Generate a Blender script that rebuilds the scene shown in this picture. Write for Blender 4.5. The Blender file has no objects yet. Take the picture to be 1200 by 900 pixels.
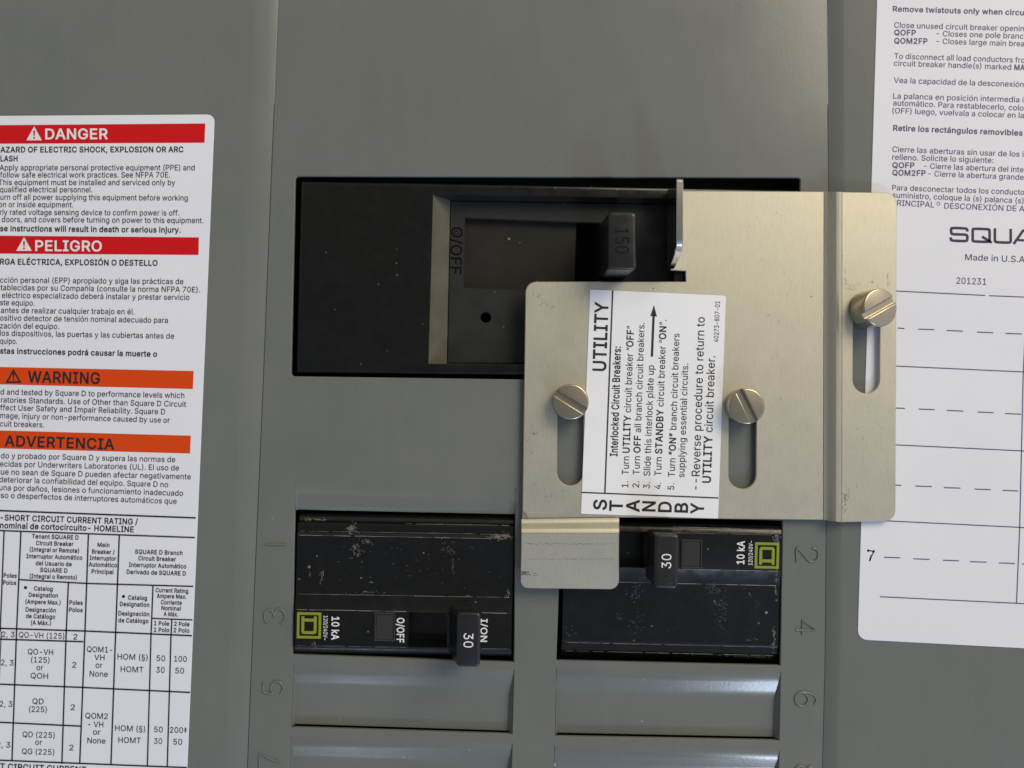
import bpy, bmesh, math, random
from mathutils import Vector, Matrix

random.seed(7)
SC = bpy.context.scene
COL = SC.collection

# One unit of the measuring grid ("u") is 0.23 mm on the real cover.  x runs right, y runs down, h runs out of the cover.
S = 0.00023
CX, CY = 600.0, 450.0
DIST = 1100.0                       # camera distance in units (about 25 cm)

# ------------------------------------------------------------------ camera
cam = bpy.data.cameras.new("camera")
cam.sensor_width = 36.0
cam.lens = 36.0 * DIST / 1200.0
cam.clip_start = 0.005
cam.clip_end = 50.0
cam_ob = bpy.data.objects.new("camera", cam)
COL.objects.link(cam_ob)
cam_ob.location = (0, -DIST * S, 0)
cam_ob.rotation_euler = (math.radians(90), 0, 0)
SC.camera = cam_ob

# ------------------------------------------------------------------ view
SC.view_settings.view_transform = 'Standard'
SC.view_settings.look = 'None'
SC.view_settings.gamma = 1.0
SC.view_settings.exposure = 0.12

# ------------------------------------------------------------------ room light
world = bpy.data.worlds.new("World")
SC.world = world
world.use_nodes = True
wn = world.node_tree
bg = wn.nodes['Background']
tc = wn.nodes.new('ShaderNodeTexCoord')
sep = wn.nodes.new('ShaderNodeSeparateXYZ')
ramp = wn.nodes.new('ShaderNodeValToRGB')
mr = wn.nodes.new('ShaderNodeMapRange')
mr.inputs['From Min'].default_value = -1
mr.inputs['From Max'].default_value = 1
wn.links.new(tc.outputs['Generated'], sep.inputs[0])
wn.links.new(sep.outputs['Z'], mr.inputs['Value'])
wn.links.new(mr.outputs[0], ramp.inputs['Fac'])
ramp.color_ramp.elements[0].position = 0.25
ramp.color_ramp.elements[0].color = (0.56, 0.67, 0.90, 1)     # cool floor side
ramp.color_ramp.elements[1].position = 0.75
ramp.color_ramp.elements[1].color = (0.82, 0.78, 0.68, 1)     # warm ceiling side


def world_range(sock, a, b, c, d):
    r = wn.nodes.new('ShaderNodeMapRange')
    r.interpolation_type = 'SMOOTHSTEP'
    for k, v in zip(('From Min', 'From Max', 'To Min', 'To Max'), (a, b, c, d)):
        r.inputs[k].default_value = v
    wn.links.new(sock, r.inputs['Value'])
    return r.outputs[0]


# the room is dimmer to the left, and darkest straight back where the photographer stands
side = world_range(sep.outputs['X'], -1.0, 0.9, 0.45, 1.2)
back = world_range(sep.outputs['Y'], -1.0, -0.72, 0.42, 1.0)
mul = wn.nodes.new('ShaderNodeMath')
mul.operation = 'MULTIPLY'
wn.links.new(side, mul.inputs[0])
wn.links.new(back, mul.inputs[1])
mul2 = wn.nodes.new('ShaderNodeMath')
mul2.operation = 'MULTIPLY'
mul2.inputs[1].default_value = 0.68
wn.links.new(mul.outputs[0], mul2.inputs[0])
wn.links.new(ramp.outputs[0], bg.inputs['Color'])
wn.links.new(mul2.outputs[0], bg.inputs['Strength'])


def area_lamp(name, loc, target, size, sizey, power, color):
    d = bpy.data.lights.new(name, 'AREA')
    d.shape = 'RECTANGLE'
    d.size, d.size_y = size, sizey
    d.energy = power
    d.color = color
    o = bpy.data.objects.new(name, d)
    COL.objects.link(o)
    o.location = loc
    o.rotation_euler = (Vector(target) - Vector(loc)).to_track_quat('-Z', 'Y').to_euler()
    return o


area_lamp("ceiling_lamp", (0.62, -0.85, 0.66), (0.02, 0, 0.02), 0.60, 0.60, 8.8, (1.0, 0.87, 0.64))
area_lamp("window_light", (0.388, -0.63, -0.944), (0, 0, -0.03), 0.12, 0.12, 2.7, (0.66, 0.79, 1.0))
area_lamp("far_window_light", (-0.23, -0.58, -1.02), (0, 0, -0.03), 0.10, 0.10, 0.22, (0.70, 0.82, 1.0))


# ------------------------------------------------------------------ materials
def new_mat(name):
    m = bpy.data.materials.new(name)
    m.use_nodes = True
    nt = m.node_tree
    return m, nt, nt.nodes['Principled BSDF']


def noise(nt, scale, detail=3.0, rough=0.55, stretch=None):
    c = nt.nodes.new('ShaderNodeTexCoord')
    n = nt.nodes.new('ShaderNodeTexNoise')
    n.inputs['Scale'].default_value = scale
    n.inputs['Detail'].default_value = detail
    n.inputs['Roughness'].default_value = rough
    if stretch:
        mp = nt.nodes.new('ShaderNodeMapping')
        mp.inputs['Scale'].default_value = stretch
        nt.links.new(c.outputs['Object'], mp.inputs['Vector'])
        nt.links.new(mp.outputs[0], n.inputs['Vector'])
    else:
        nt.links.new(c.outputs['Object'], n.inputs['Vector'])
    return n.outputs['Fac']


def maprange(nt, src, a, b, c, d):
    r = nt.nodes.new('ShaderNodeMapRange')
    for k, v in zip(('From Min', 'From Max', 'To Min', 'To Max'), (a, b, c, d)):
        r.inputs[k].default_value = v
    nt.links.new(src, r.inputs['Value'])
    return r.outputs[0]


def mix(nt, fac, a, b):
    m = nt.nodes.new('ShaderNodeMix')
    m.data_type = 'RGBA'
    if isinstance(fac, float):
        m.inputs['Factor'].default_value = fac
    else:
        nt.links.new(fac, m.inputs['Factor'])
    for key, v in (('A', a), ('B', b)):
        sock = [s for s in m.inputs if s.name == key and s.type == 'RGBA'][0]
        if isinstance(v, tuple):
            sock.default_value = (*v, 1)
        else:
            nt.links.new(v, sock)
    return [s for s in m.outputs if s.type == 'RGBA'][0]


def math_node(nt, op, a, b):
    m = nt.nodes.new('ShaderNodeMath')
    m.operation = op
    for i, v in enumerate((a, b)):
        if isinstance(v, (int, float)):
            m.inputs[i].default_value = v
        else:
            nt.links.new(v, m.inputs[i])
    return m.outputs[0]


def bump(nt, b, src, strength, dist=0.0002):
    n = nt.nodes.new('ShaderNodeBump')
    n.inputs['Strength'].default_value = strength
    n.inputs['Distance'].default_value = dist
    nt.links.new(src, n.inputs['Height'])
    nt.links.new(n.outputs[0], b.inputs['Normal'])


def specks(nt, scale, size, keep):
    """small dots: 1 inside a dot, 0 elsewhere"""
    c = nt.nodes.new('ShaderNodeTexCoord')
    v = nt.nodes.new('ShaderNodeTexVoronoi')
    v.inputs['Scale'].default_value = scale
    nt.links.new(c.outputs['Object'], v.inputs['Vector'])
    dot = math_node(nt, 'LESS_THAN', v.outputs['Distance'], size)
    s = nt.nodes.new('ShaderNodeSeparateColor')
    nt.links.new(v.outputs['Color'], s.inputs[0])
    k = math_node(nt, 'LESS_THAN', s.outputs[0], keep)
    return math_node(nt, 'MULTIPLY', dot, k)


def scratches(nt, scale, width, lo, stretch=None, mask_scale=90):
    """thin broken hairlines"""
    c = nt.nodes.new('ShaderNodeTexCoord')
    v = nt.nodes.new('ShaderNodeTexVoronoi')
    v.feature = 'DISTANCE_TO_EDGE'
    v.inputs['Scale'].default_value = scale
    mp = nt.nodes.new('ShaderNodeMapping')
    mp.inputs['Scale'].default_value = stretch or (1, 1, 1)
    mp.inputs['Rotation'].default_value = (0, 0.5, 0)
    nt.links.new(c.outputs['Object'], mp.inputs['Vector'])
    nt.links.new(mp.outputs[0], v.inputs['Vector'])
    line = math_node(nt, 'LESS_THAN', v.outputs['Distance'], width)
    msk = maprange(nt, noise(nt, mask_scale, 6, 0.7), lo, lo + 0.05, 0, 1)
    return math_node(nt, 'MULTIPLY', line, msk)


def plain(name, col, rough=0.5, metal=0.0, spec=0.5):
    m, nt, b = new_mat(name)
    b.inputs['Base Color'].default_value = (*col, 1)
    b.inputs['Roughness'].default_value = rough
    b.inputs['Metallic'].default_value = metal
    b.inputs['Specular IOR Level'].default_value = spec
    return m


def m_paint():
    m, nt, b = new_mat("grey_enamel")
    c = mix(nt, maprange(nt, noise(nt, 35, 5, 0.6), 0.35, 0.65, 0, 1), (0.140, 0.150, 0.141), (0.155, 0.163, 0.153))
    c = mix(nt, maprange(nt, noise(nt, 260, 5, 0.7, (1, 1, 0.12)), 0.45, 0.8, 0, 0.35), c, (0.172, 0.180, 0.169))
    c = mix(nt, specks(nt, 380, 0.06, 0.05), c, (0.09, 0.092, 0.085))
    c = mix(nt, specks(nt, 170, 0.045, 0.05), c, (0.26, 0.27, 0.25))
    nt.links.new(c, b.inputs['Base Color'])
    nt.links.new(maprange(nt, noise(nt, 60, 4), 0.3, 0.7, 0.19, 0.24), b.inputs['Roughness'])
    bump(nt, b, noise(nt, 1500, 2), 0.12, 0.0001)
    return m


def m_plastic(name, col, rough, dust=0.5, wear=0.0, spec=0.3):
    m, nt, b = new_mat(name)
    b.inputs['Specular IOR Level'].default_value = spec
    c = mix(nt, maprange(nt, noise(nt, 160, 5, 0.65), 0.40, 0.75, 0, 1), col, tuple(v * 1.3 + 0.001 for v in col))
    if wear:
        c = mix(nt, math_node(nt, 'MULTIPLY', scratches(nt, 260, 0.010, 0.60), wear), c, (0.22, 0.22, 0.20))
        patch = maprange(nt, noise(nt, 420, 8, 0.8), 0.63, 0.72, 0, 1)
        patch = math_node(nt, 'MULTIPLY', patch, maprange(nt, noise(nt, 85, 2), 0.56, 0.66, 0, 1))
        c = mix(nt, math_node(nt, 'MULTIPLY', patch, wear * 0.8), c, (0.20, 0.20, 0.18))
    if dust:
        c = mix(nt, math_node(nt, 'MULTIPLY', specks(nt, 420, 0.10, 0.16), dust), c, (0.26, 0.25, 0.22))
        c = mix(nt, math_node(nt, 'MULTIPLY', specks(nt, 190, 0.07, 0.14), dust), c, (0.42, 0.41, 0.36))
    nt.links.new(c, b.inputs['Base Color'])
    nt.links.new(maprange(nt, noise(nt, 240, 5), 0.3, 0.7, rough - 0.06, rough + 0.1), b.inputs['Roughness'])
    bump(nt, b, noise(nt, 900, 3), 0.12, 0.0001)
    return m


def m_steel(name, col, rough, stretch, stains=True, metal=0.86):
    m, nt, b = new_mat(name)
    br = noise(nt, 500, 4, 0.6, stretch)
    c = mix(nt, maprange(nt, br, 0.25, 0.75, 0, 1), tuple(v * 0.90 for v in col), tuple(min(1, v * 1.08) for v in col))
    if stains:
        smear = maprange(nt, noise(nt, 70, 6, 0.65), 0.58, 0.80, 0, 0.12)
        c = mix(nt, smear, c, tuple(v * 0.75 for v in col))
        c = mix(nt, math_node(nt, 'MULTIPLY', specks(nt, 260, 0.07, 0.12), 0.6), c, (0.10, 0.08, 0.06))
        c = mix(nt, math_node(nt, 'MULTIPLY', scratches(nt, 150, 0.006, 0.60), 0.45), c, (0.20, 0.18, 0.15))
    nt.links.new(c, b.inputs['Base Color'])
    b.inputs['Metallic'].default_value = metal
    nt.links.new(maprange(nt, noise(nt, 120, 5), 0.3, 0.7, rough - 0.02, rough + 0.04), b.inputs['Roughness'])
    bump(nt, b, br, 0.05, 0.0001)
    return m


def m_paper(name, a, c2, rough=0.5):
    m, nt, b = new_mat(name)
    c = mix(nt, maprange(nt, noise(nt, 30, 4), 0.35, 0.65, 0, 1), a, c2)
    nt.links.new(c, b.inputs['Base Color'])
    b.inputs['Roughness'].default_value = rough
    bump(nt, b, noise(nt, 45, 3), 0.22, 0.0006)
    return m


M = {
    'paint': m_paint(),
    'case': m_plastic("black_moulding", (0.0052, 0.0054, 0.0052), 0.22, 0.28, 0, 0.36),
    'bezel': m_plastic("satin_black_moulding", (0.017, 0.0177, 0.0177), 0.45, 0.35),
    'shutter': m_plastic("brown_black_moulding", (0.011, 0.010, 0.008), 0.5, 0.4),
    'branch': m_plastic("scuffed_black_moulding", (0.0052, 0.0054, 0.0054), 0.20, 0.5, 0.0, 0.42),
    'toggle': m_plastic("dark_grey_moulding", (0.013, 0.013, 0.0138), 0.27, 0.2, 0.2, 0.5),
    'lit_dusty': m_plastic("lit_worn_dusty_moulding", (0.092, 0.086, 0.065), 0.5, 0.1, 0.35),  # ramp of black moulding: its warm sheen is put into this pale dusty colour
    'steel': m_steel("brushed_steel", (0.535, 0.512, 0.425), 0.48, (14, 1, 1)),
    'bright': m_steel("bright_steel", (0.66, 0.62, 0.53), 0.14, (1, 1, 1), False, 1.0),
    'screw': m_steel("nickel_brass", (0.40, 0.355, 0.275), 0.26, (8, 1, 1), True),
    'paper': m_paper("white_vinyl", (0.75, 0.765, 0.85), (0.78, 0.795, 0.87), 0.42),
    'card': m_paper("white_paper", (0.69, 0.70, 0.77), (0.72, 0.73, 0.79), 0.6),
    'foil': m_paper("glossy_white_label", (0.80, 0.81, 0.86), (0.84, 0.85, 0.89), 0.38),
    'red': plain("red_ink", (0.60, 0.006, 0.010), 0.42, 0, 0.25),
    'orange': plain("orange_ink", (0.68, 0.060, 0.004), 0.42, 0, 0.25),
    'ink': plain("black_ink", (0.012, 0.012, 0.018), 0.5),
    'violet': plain("violet_ink", (0.075, 0.055, 0.16), 0.6),
    'navy': plain("dark_violet_ink", (0.016, 0.010, 0.045), 0.55),
    'rule': plain("navy_ink", (0.012, 0.012, 0.035), 0.5),
    'white': plain("white_ink", (0.78, 0.78, 0.80), 0.5),
    'green': plain("lime_ink", (0.235, 0.275, 0.013), 0.5),
    'black': plain("black_paint", (0.002, 0.002, 0.002), 0.8, 0, 0.1),
    'stain': plain("brown_stain", (0.13, 0.10, 0.085), 0.7),
    'scuff_glint': plain("grey_scuff_and_glint", (0.21, 0.21, 0.20), 0.6),  # real scuffs, and also the highlights painted along the branch breaker edges
    'faint': plain("sunken_black", (0.006, 0.006, 0.006), 0.7, 0, 0.15),
    'rim': plain("lit_edge_black_rim", (0.030, 0.030, 0.027), 0.35),  # the window frame's lit edges are painted in as a lighter base colour
    'dark': plain("dark_steel", (0.03, 0.03, 0.03), 0.6),
}


def m_lens():
    m, nt, b = new_mat("clear_plastic")
    b.inputs['Base Color'].default_value = (0.030, 0.028, 0.026, 1)
    b.inputs['Roughness'].default_value = 0.15
    b.inputs['Coat Weight'].default_value = 0.6
    b.inputs['Coat Roughness'].default_value = 0.1
    return m


M['lens'] = m_lens()


# ------------------------------------------------------------------ geometry helpers
def cor(p, h):
    """a point read off at height h, brought back to its true place in the plane of the cover"""
    k = 1.0 - h / DIST
    return (CX + (p[0] - CX) * k, CY + (p[1] - CY) * k)


def area2(lp):
    return sum(lp[i - 1][0] * lp[i][1] - lp[i][0] * lp[i - 1][1] for i in range(len(lp)))


def offset(lp, d):
    """move every edge of a closed loop to its left-hand side by d (d > 0 shrinks a positive-area loop)"""
    n = len(lp)
    out = []
    for i in range(n):
        a, b, c = lp[i - 1], lp[i], lp[(i + 1) % n]
        e1 = (b[0] - a[0], b[1] - a[1])
        e2 = (c[0] - b[0], c[1] - b[1])
        l1, l2 = math.hypot(*e1) or 1e-9, math.hypot(*e2) or 1e-9
        n1, n2 = (-e1[1] / l1, e1[0] / l1), (-e2[1] / l2, e2[0] / l2)
        mx, my = n1[0] + n2[0], n1[1] + n2[1]
        ml = math.hypot(mx, my)
        if ml < 1e-6:
            out.append((b[0] + n1[0] * d, b[1] + n1[1] * d))
            continue
        mx, my = mx / ml, my / ml
        k = d / max(0.5, mx * n1[0] + my * n1[1])
        out.append((b[0] + mx * k, b[1] + my * k))
    return out


def shrink(lp, d):
    return offset(lp, d if area2(lp) > 0 else -d)


def rounded(pts, n=6):
    """pts: (x, y) or (x, y, r) -> loop with rounded corners"""
    out = []
    m = len(pts)
    for i, p in enumerate(pts):
        r = p[2] if len(p) > 2 else 0
        if not r:
            out.append((p[0], p[1]))
            continue
        a, c = pts[i - 1], pts[(i + 1) % m]
        da = math.hypot(a[0] - p[0], a[1] - p[1])
        dc = math.hypot(c[0] - p[0], c[1] - p[1])
        s = (p[0] + (a[0] - p[0]) * r / da, p[1] + (a[1] - p[1]) * r / da)
        e = (p[0] + (c[0] - p[0]) * r / dc, p[1] + (c[1] - p[1]) * r / dc)
        for j in range(n + 1):
            t = j / n
            u = 1 - t
            # conic close to a circular arc
            w = 0.7071
            den = u * u + 2 * w * u * t + t * t
            out.append(tuple((u * u * s[k] + 2 * w * u * t * p[k] + t * t * e[k]) / den for k in (0, 1)))
    return out


def circle(cx, cy, r, n=32, a0=0.0):
    return [(cx + r * math.cos(a0 + 2 * math.pi * i / n), cy + r * math.sin(a0 + 2 * math.pi * i / n)) for i in range(n)]


def stadium(x0, x1, y0, y1, skew=0.0, n=10):
    r = (x1 - x0) / 2
    cx = (x0 + x1) / 2
    out = []
    for j in range(n + 1):
        a = math.pi + math.pi * j / n
        out.append((cx + r * math.cos(a), y0 + r + r * math.sin(a)))
    for j in range(n + 1):
        a = math.pi * j / n
        out.append((cx + skew + r * math.cos(a), y1 - r + r * math.sin(a)))
    return out


def _inside(p, lp):
    c = False
    for i in range(len(lp)):
        a, b = lp[i - 1], lp[i]
        if (a[1] > p[1]) != (b[1] > p[1]) and p[0] < (b[0] - a[0]) * (p[1] - a[1]) / (b[1] - a[1]) + a[0]:
            c = not c
    return c


def _crs(a, b, c):
    return (b[0] - a[0]) * (c[1] - a[1]) - (b[1] - a[1]) * (c[0] - a[0])


def _cut(p, q, a, b):
    """do open segments p-q and a-b cross"""
    d1, d2, d3, d4 = _crs(p, q, a), _crs(p, q, b), _crs(a, b, p), _crs(a, b, q)
    if p == a or p == b or q == a or q == b:
        return False
    return d1 * d2 <= 0 and d3 * d4 <= 0


def triangulate(loops):
    """ear clipping; loops turning like the largest are solid, the others are holes in the solid round them"""
    start, k = [], 0
    for lp in loops:
        start.append(k)
        k += len(lp)
    ar = [area2(lp) for lp in loops]
    ref = max(ar, key=abs) > 0
    tris = []
    solids = [i for i in range(len(loops)) if (ar[i] > 0) == ref]
    holes = [i for i in range(len(loops)) if (ar[i] > 0) != ref]
    own = {i: [] for i in solids}
    for h in holes:
        best = [s for s in solids if _inside(loops[h][0], loops[s])]
        if best:
            own[min(best, key=lambda s: abs(ar[s]))].append(h)

    def ringof(i):
        r = [(start[i] + n, float(p[0]), float(p[1])) for n, p in enumerate(loops[i])]
        return r if ref else r[::-1]
    for s in solids:
        ring = ringof(s)
        eps = 2e-5 * math.sqrt(abs(ar[s]))
        hs = sorted(own[s], key=lambda h: -max(p[0] for p in loops[h]))
        for n, h in enumerate(hs):
            hr = ringof(h)
            rest = [loops[q] for q in hs[n:]]
            pairs = sorted(((i[1] - j[1]) ** 2 + (i[2] - j[2]) ** 2, a, b) for a, i in enumerate(ring) for b, j in enumerate(hr))
            for _, a, b in pairs:
                p, q = ring[a][1:], hr[b][1:]
                if any(_cut(p, q, ring[x - 1][1:], ring[x][1:]) for x in range(len(ring))):
                    continue
                if any(_cut(p, q, lp[x - 1], lp[x]) for lp in rest for x in range(len(lp))):
                    continue
                # open a hair-thin slit, so that no two corners coincide
                l = math.hypot(q[0] - p[0], q[1] - p[1]) or 1.0
                nx, ny = -(q[1] - p[1]) / l * eps, (q[0] - p[0]) / l * eps
                pi, qi = ring[a][0], hr[b][0]
                ring = (ring[:a] + [(pi, p[0] + nx, p[1] + ny), (qi, q[0] + nx, q[1] + ny)] + hr[b + 1:] + hr[:b]
                        + [(qi, q[0] - nx, q[1] - ny), (pi, p[0] - nx, p[1] - ny)] + ring[a + 1:])
                break
        while len(ring) > 3:
            m = len(ring)
            pick, bestq, flat = None, -1e30, None
            for i in range(m):
                a, b, c = ring[i - 1][1:], ring[i][1:], ring[(i + 1) % m][1:]
                cr = _crs(a, b, c)
                if cr <= 1e-12:
                    if abs(cr) <= 1e-9:
                        flat = i
                    continue
                x0, x1 = min(a[0], b[0], c[0]), max(a[0], b[0], c[0])
                y0, y1 = min(a[1], b[1], c[1]), max(a[1], b[1], c[1])
                ok = True
                for _, px, py in ring:
                    if px < x0 or px > x1 or py < y0 or py > y1:
                        continue
                    p = (px, py)
                    if p == a or p == b or p == c:
                        continue
                    if _crs(a, b, p) >= 0 and _crs(b, c, p) >= 0 and _crs(c, a, p) >= 0:
                        ok = False
                        break
                if ok:
                    q = -((a[0] - c[0]) ** 2 + (a[1] - c[1]) ** 2)
                    if q > bestq:
                        bestq, pick = q, i
                        if m > 120:
                            break
            if pick is not None:
                tris.append((ring[pick - 1][0], ring[pick][0], ring[(pick + 1) % m][0]))
                ring.pop(pick)
            elif flat is not None:
                ring.pop(flat)
            else:
                break
        if len(ring) == 3:
            tris.append(tuple(r[0] for r in ring))
    return [t for t in tris if len(set(t)) == 3]


class Shape:
    """collects faces in grid units; link() makes ONE mesh object of them"""

    def __init__(self):
        self.v, self.f, self.worn = [], [], None

    def add(self, pts):
        i = len(self.v)
        self.v.extend(pts)
        return list(range(i, i + len(pts)))

    def face(self, pts):
        self.f.append(self.add(pts))

    def prism(self, outer, holes=(), top=0.0, bot=-5.0, bevel=0.0, fix=True, back=True, steps=1, rim=None):
        loops = []
        for k, lp in enumerate([outer] + list(holes)):
            lp = [cor(p, top) if fix else (p[0], p[1]) for p in lp]
            pos = area2(lp) > 0
            if (k == 0) != pos:
                lp = lp[::-1]
            loops.append(lp)
        rings = []
        full = bevel
        for k, lp in enumerate(loops):
            bevel = full if k == 0 or rim is None else rim
            rr = []
            if bevel:
                for j in range(steps + 1):
                    a = math.pi / 2 * j / steps
                    ins = bevel * (1 - math.sin(a))
                    rr.append((offset(lp, ins), top - bevel * (1 - math.cos(a))))
            else:
                rr.append((lp, top))
            rr.append((lp, bot))
            rings.append(rr)
        tops = [r[0][0] for r in rings]
        ids = []
        for r in rings:
            cur = [self.add([(x, y, h) for x, y in lp]) for lp, h in r]
            for a, b in zip(cur[:-1], cur[1:]):
                n = len(a)
                for i in range(n):
                    self.f.append([a[i], a[(i + 1) % n], b[(i + 1) % n], b[i]])
            ids.append((cur[0], cur[-1]))
        tri = triangulate(tops)
        flat_t = [i for a, b in ids for i in a]
        flat_b = [i for a, b in ids for i in b]
        for t in tri:
            self.f.append([flat_t[t[0]], flat_t[t[1]], flat_t[t[2]]])
            if back:
                self.f.append([flat_b[t[2]], flat_b[t[1]], flat_b[t[0]]])

    def flat(self, loops, h, fix=True):
        ls = [[cor(p, h) if fix else p for p in lp] for lp in loops]
        ls = [lp if (area2(lp) > 0) == (i == 0) else lp[::-1] for i, lp in enumerate(ls)]
        tri = triangulate(ls)
        ids = self.add([(x, y, h) for lp in ls for x, y in lp])
        for t in tri:
            self.f.append([ids[i] for i in t])

    def stroke(self, a, b, w, h, fix=True):
        dx, dy = b[0] - a[0], b[1] - a[1]
        l = math.hypot(dx, dy) or 1e-9
        nx, ny = -dy / l * w / 2, dx / l * w / 2
        self.flat([[(a[0] + nx, a[1] + ny), (b[0] + nx, b[1] + ny), (b[0] - nx, b[1] - ny), (a[0] - nx, a[1] - ny)]], h, fix)

    def path(self, pts, w, h, fix=True):
        """mitred flat line along pts"""
        n = len(pts)
        L, R = [], []
        for i in range(n):
            a = pts[max(0, i - 1)]
            c = pts[min(n - 1, i + 1)]
            b = pts[i]
            d1 = Vector((b[0] - a[0], b[1] - a[1]))
            d2 = Vector((c[0] - b[0], c[1] - b[1]))
            if d1.length < 1e-9:
                d1 = d2
            if d2.length < 1e-9:
                d2 = d1
            d1.normalize()
            d2.normalize()
            n1 = Vector((-d1.y, d1.x))
            n2 = Vector((-d2.y, d2.x))
            m = (n1 + n2).normalized()
            k = w / 2 / max(0.5, m.dot(n1))
            L.append((b[0] + m.x * k, b[1] + m.y * k))
            R.append((b[0] - m.x * k, b[1] - m.y * k))
        for i in range(n - 1):
            self.flat([[L[i], L[i + 1], R[i + 1], R[i]]], h, fix)

    def tube(self, pts, r, n=8):
        rings = []
        m = len(pts)
        P = [Vector(p) for p in pts]
        for i in range(m):
            d = (P[min(m - 1, i + 1)] - P[max(0, i - 1)]).normalized()
            up = Vector((0, 0, 1)) if abs(d.z) < 0.9 else Vector((1, 0, 0))
            s = d.cross(up).normalized()
            t = s.cross(d).normalized()
            rings.append(self.add([tuple(P[i] + s * r * math.cos(2 * math.pi * j / n) + t * r * math.sin(2 * math.pi * j / n)) for j in range(n)]))
        for a, b in zip(rings[:-1], rings[1:]):
            for j in range(n):
                self.f.append([a[j], a[(j + 1) % n], b[(j + 1) % n], b[j]])
        self.f.append(rings[0][::-1])
        self.f.append(rings[-1])

    def block(self, lower, upper, bevel, corner):
        """hull() between two (x0, x1, y0, y1, h) boxes with rounded upright edges"""
        def lp(q):
            x0, x1, y0, y1, h = q
            return [(x, y, h) for x, y in rounded([(x0, y0, corner), (x1, y0, corner), (x1, y1, corner), (x0, y1, corner)], 4)]
        self.hull(lp(lower), lp(upper), bevel, 4)

    def hull(self, lower, upper, bevel=3.0, steps=3):
        """solid between two loops of (x, y, h) with a rounded rim at the upper loop"""
        n = len(lower)
        rings = [lower]
        cx = sum(p[0] for p in upper) / n
        cy = sum(p[1] for p in upper) / n
        up2 = [(p[0], p[1]) for p in upper]
        for j in range(steps + 1):
            a = math.pi / 2 * j / steps
            lp = shrink(up2, bevel * (1 - math.cos(a)))
            rings.append([(x, y, p[2] - bevel * (1 - math.sin(a))) for (x, y), p in zip(lp, upper)])
        ids = [self.add(r) for r in rings]
        for a, b in zip(ids[:-1], ids[1:]):
            for i in range(n):
                self.f.append([a[i], a[(i + 1) % n], b[(i + 1) % n], b[i]])
        self.f.append(ids[-1])
        self.f.append(ids[0][::-1])

    def link(self, name, mat, parent=None, org=(CX, CY), smooth=None, fixn=True, second=None):
        me = bpy.data.meshes.new(name)
        ox, oy = org[0], org[1]
        oh = org[2] if len(org) > 2 else 0.0
        me.from_pydata([((x - ox) * S, -(h - oh) * S, -(y - oy) * S) for x, y, h in self.v], [], self.f)
        bm = bmesh.new()
        bm.from_mesh(me)
        bmesh.ops.remove_doubles(bm, verts=bm.verts, dist=1e-7)
        if fixn:
            bmesh.ops.recalc_face_normals(bm, faces=bm.faces)
        else:
            for f in bm.faces:
                if f.normal.y > 0:
                    f.normal_flip()
        bm.to_mesh(me)
        bm.free()
        me.materials.append(mat)
        if second:
            me.materials.append(second)
            k = sum(1 for f in self.f[:self.worn])
            lay = [0] * k + [1] * (len(me.polygons) - k)
            me.polygons.foreach_set('material_index', lay)
        if smooth:
            me.polygons.foreach_set('use_smooth', [True] * len(me.polygons))
            me.set_sharp_from_angle(angle=math.radians(smooth))
        o = bpy.data.objects.new(name, me)
        COL.objects.link(o)
        if parent:
            o.parent = parent
        else:
            o.location = ((ox - CX) * S, -oh * S, -(oy - CY) * S)
        return o


def thing(name, label, cat, org, group=None, rot=0.0):
    o = bpy.data.objects.new(name, None)
    o.empty_display_size = 0.01
    COL.objects.link(o)
    oh = org[2] if len(org) > 2 else 0.0
    o.location = ((org[0] - CX) * S, -oh * S, -(org[1] - CY) * S)
    o.rotation_euler = (0, math.radians(rot), 0)
    o['label'] = label
    o['category'] = cat
    if group:
        o['group'] = group
    return o


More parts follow.
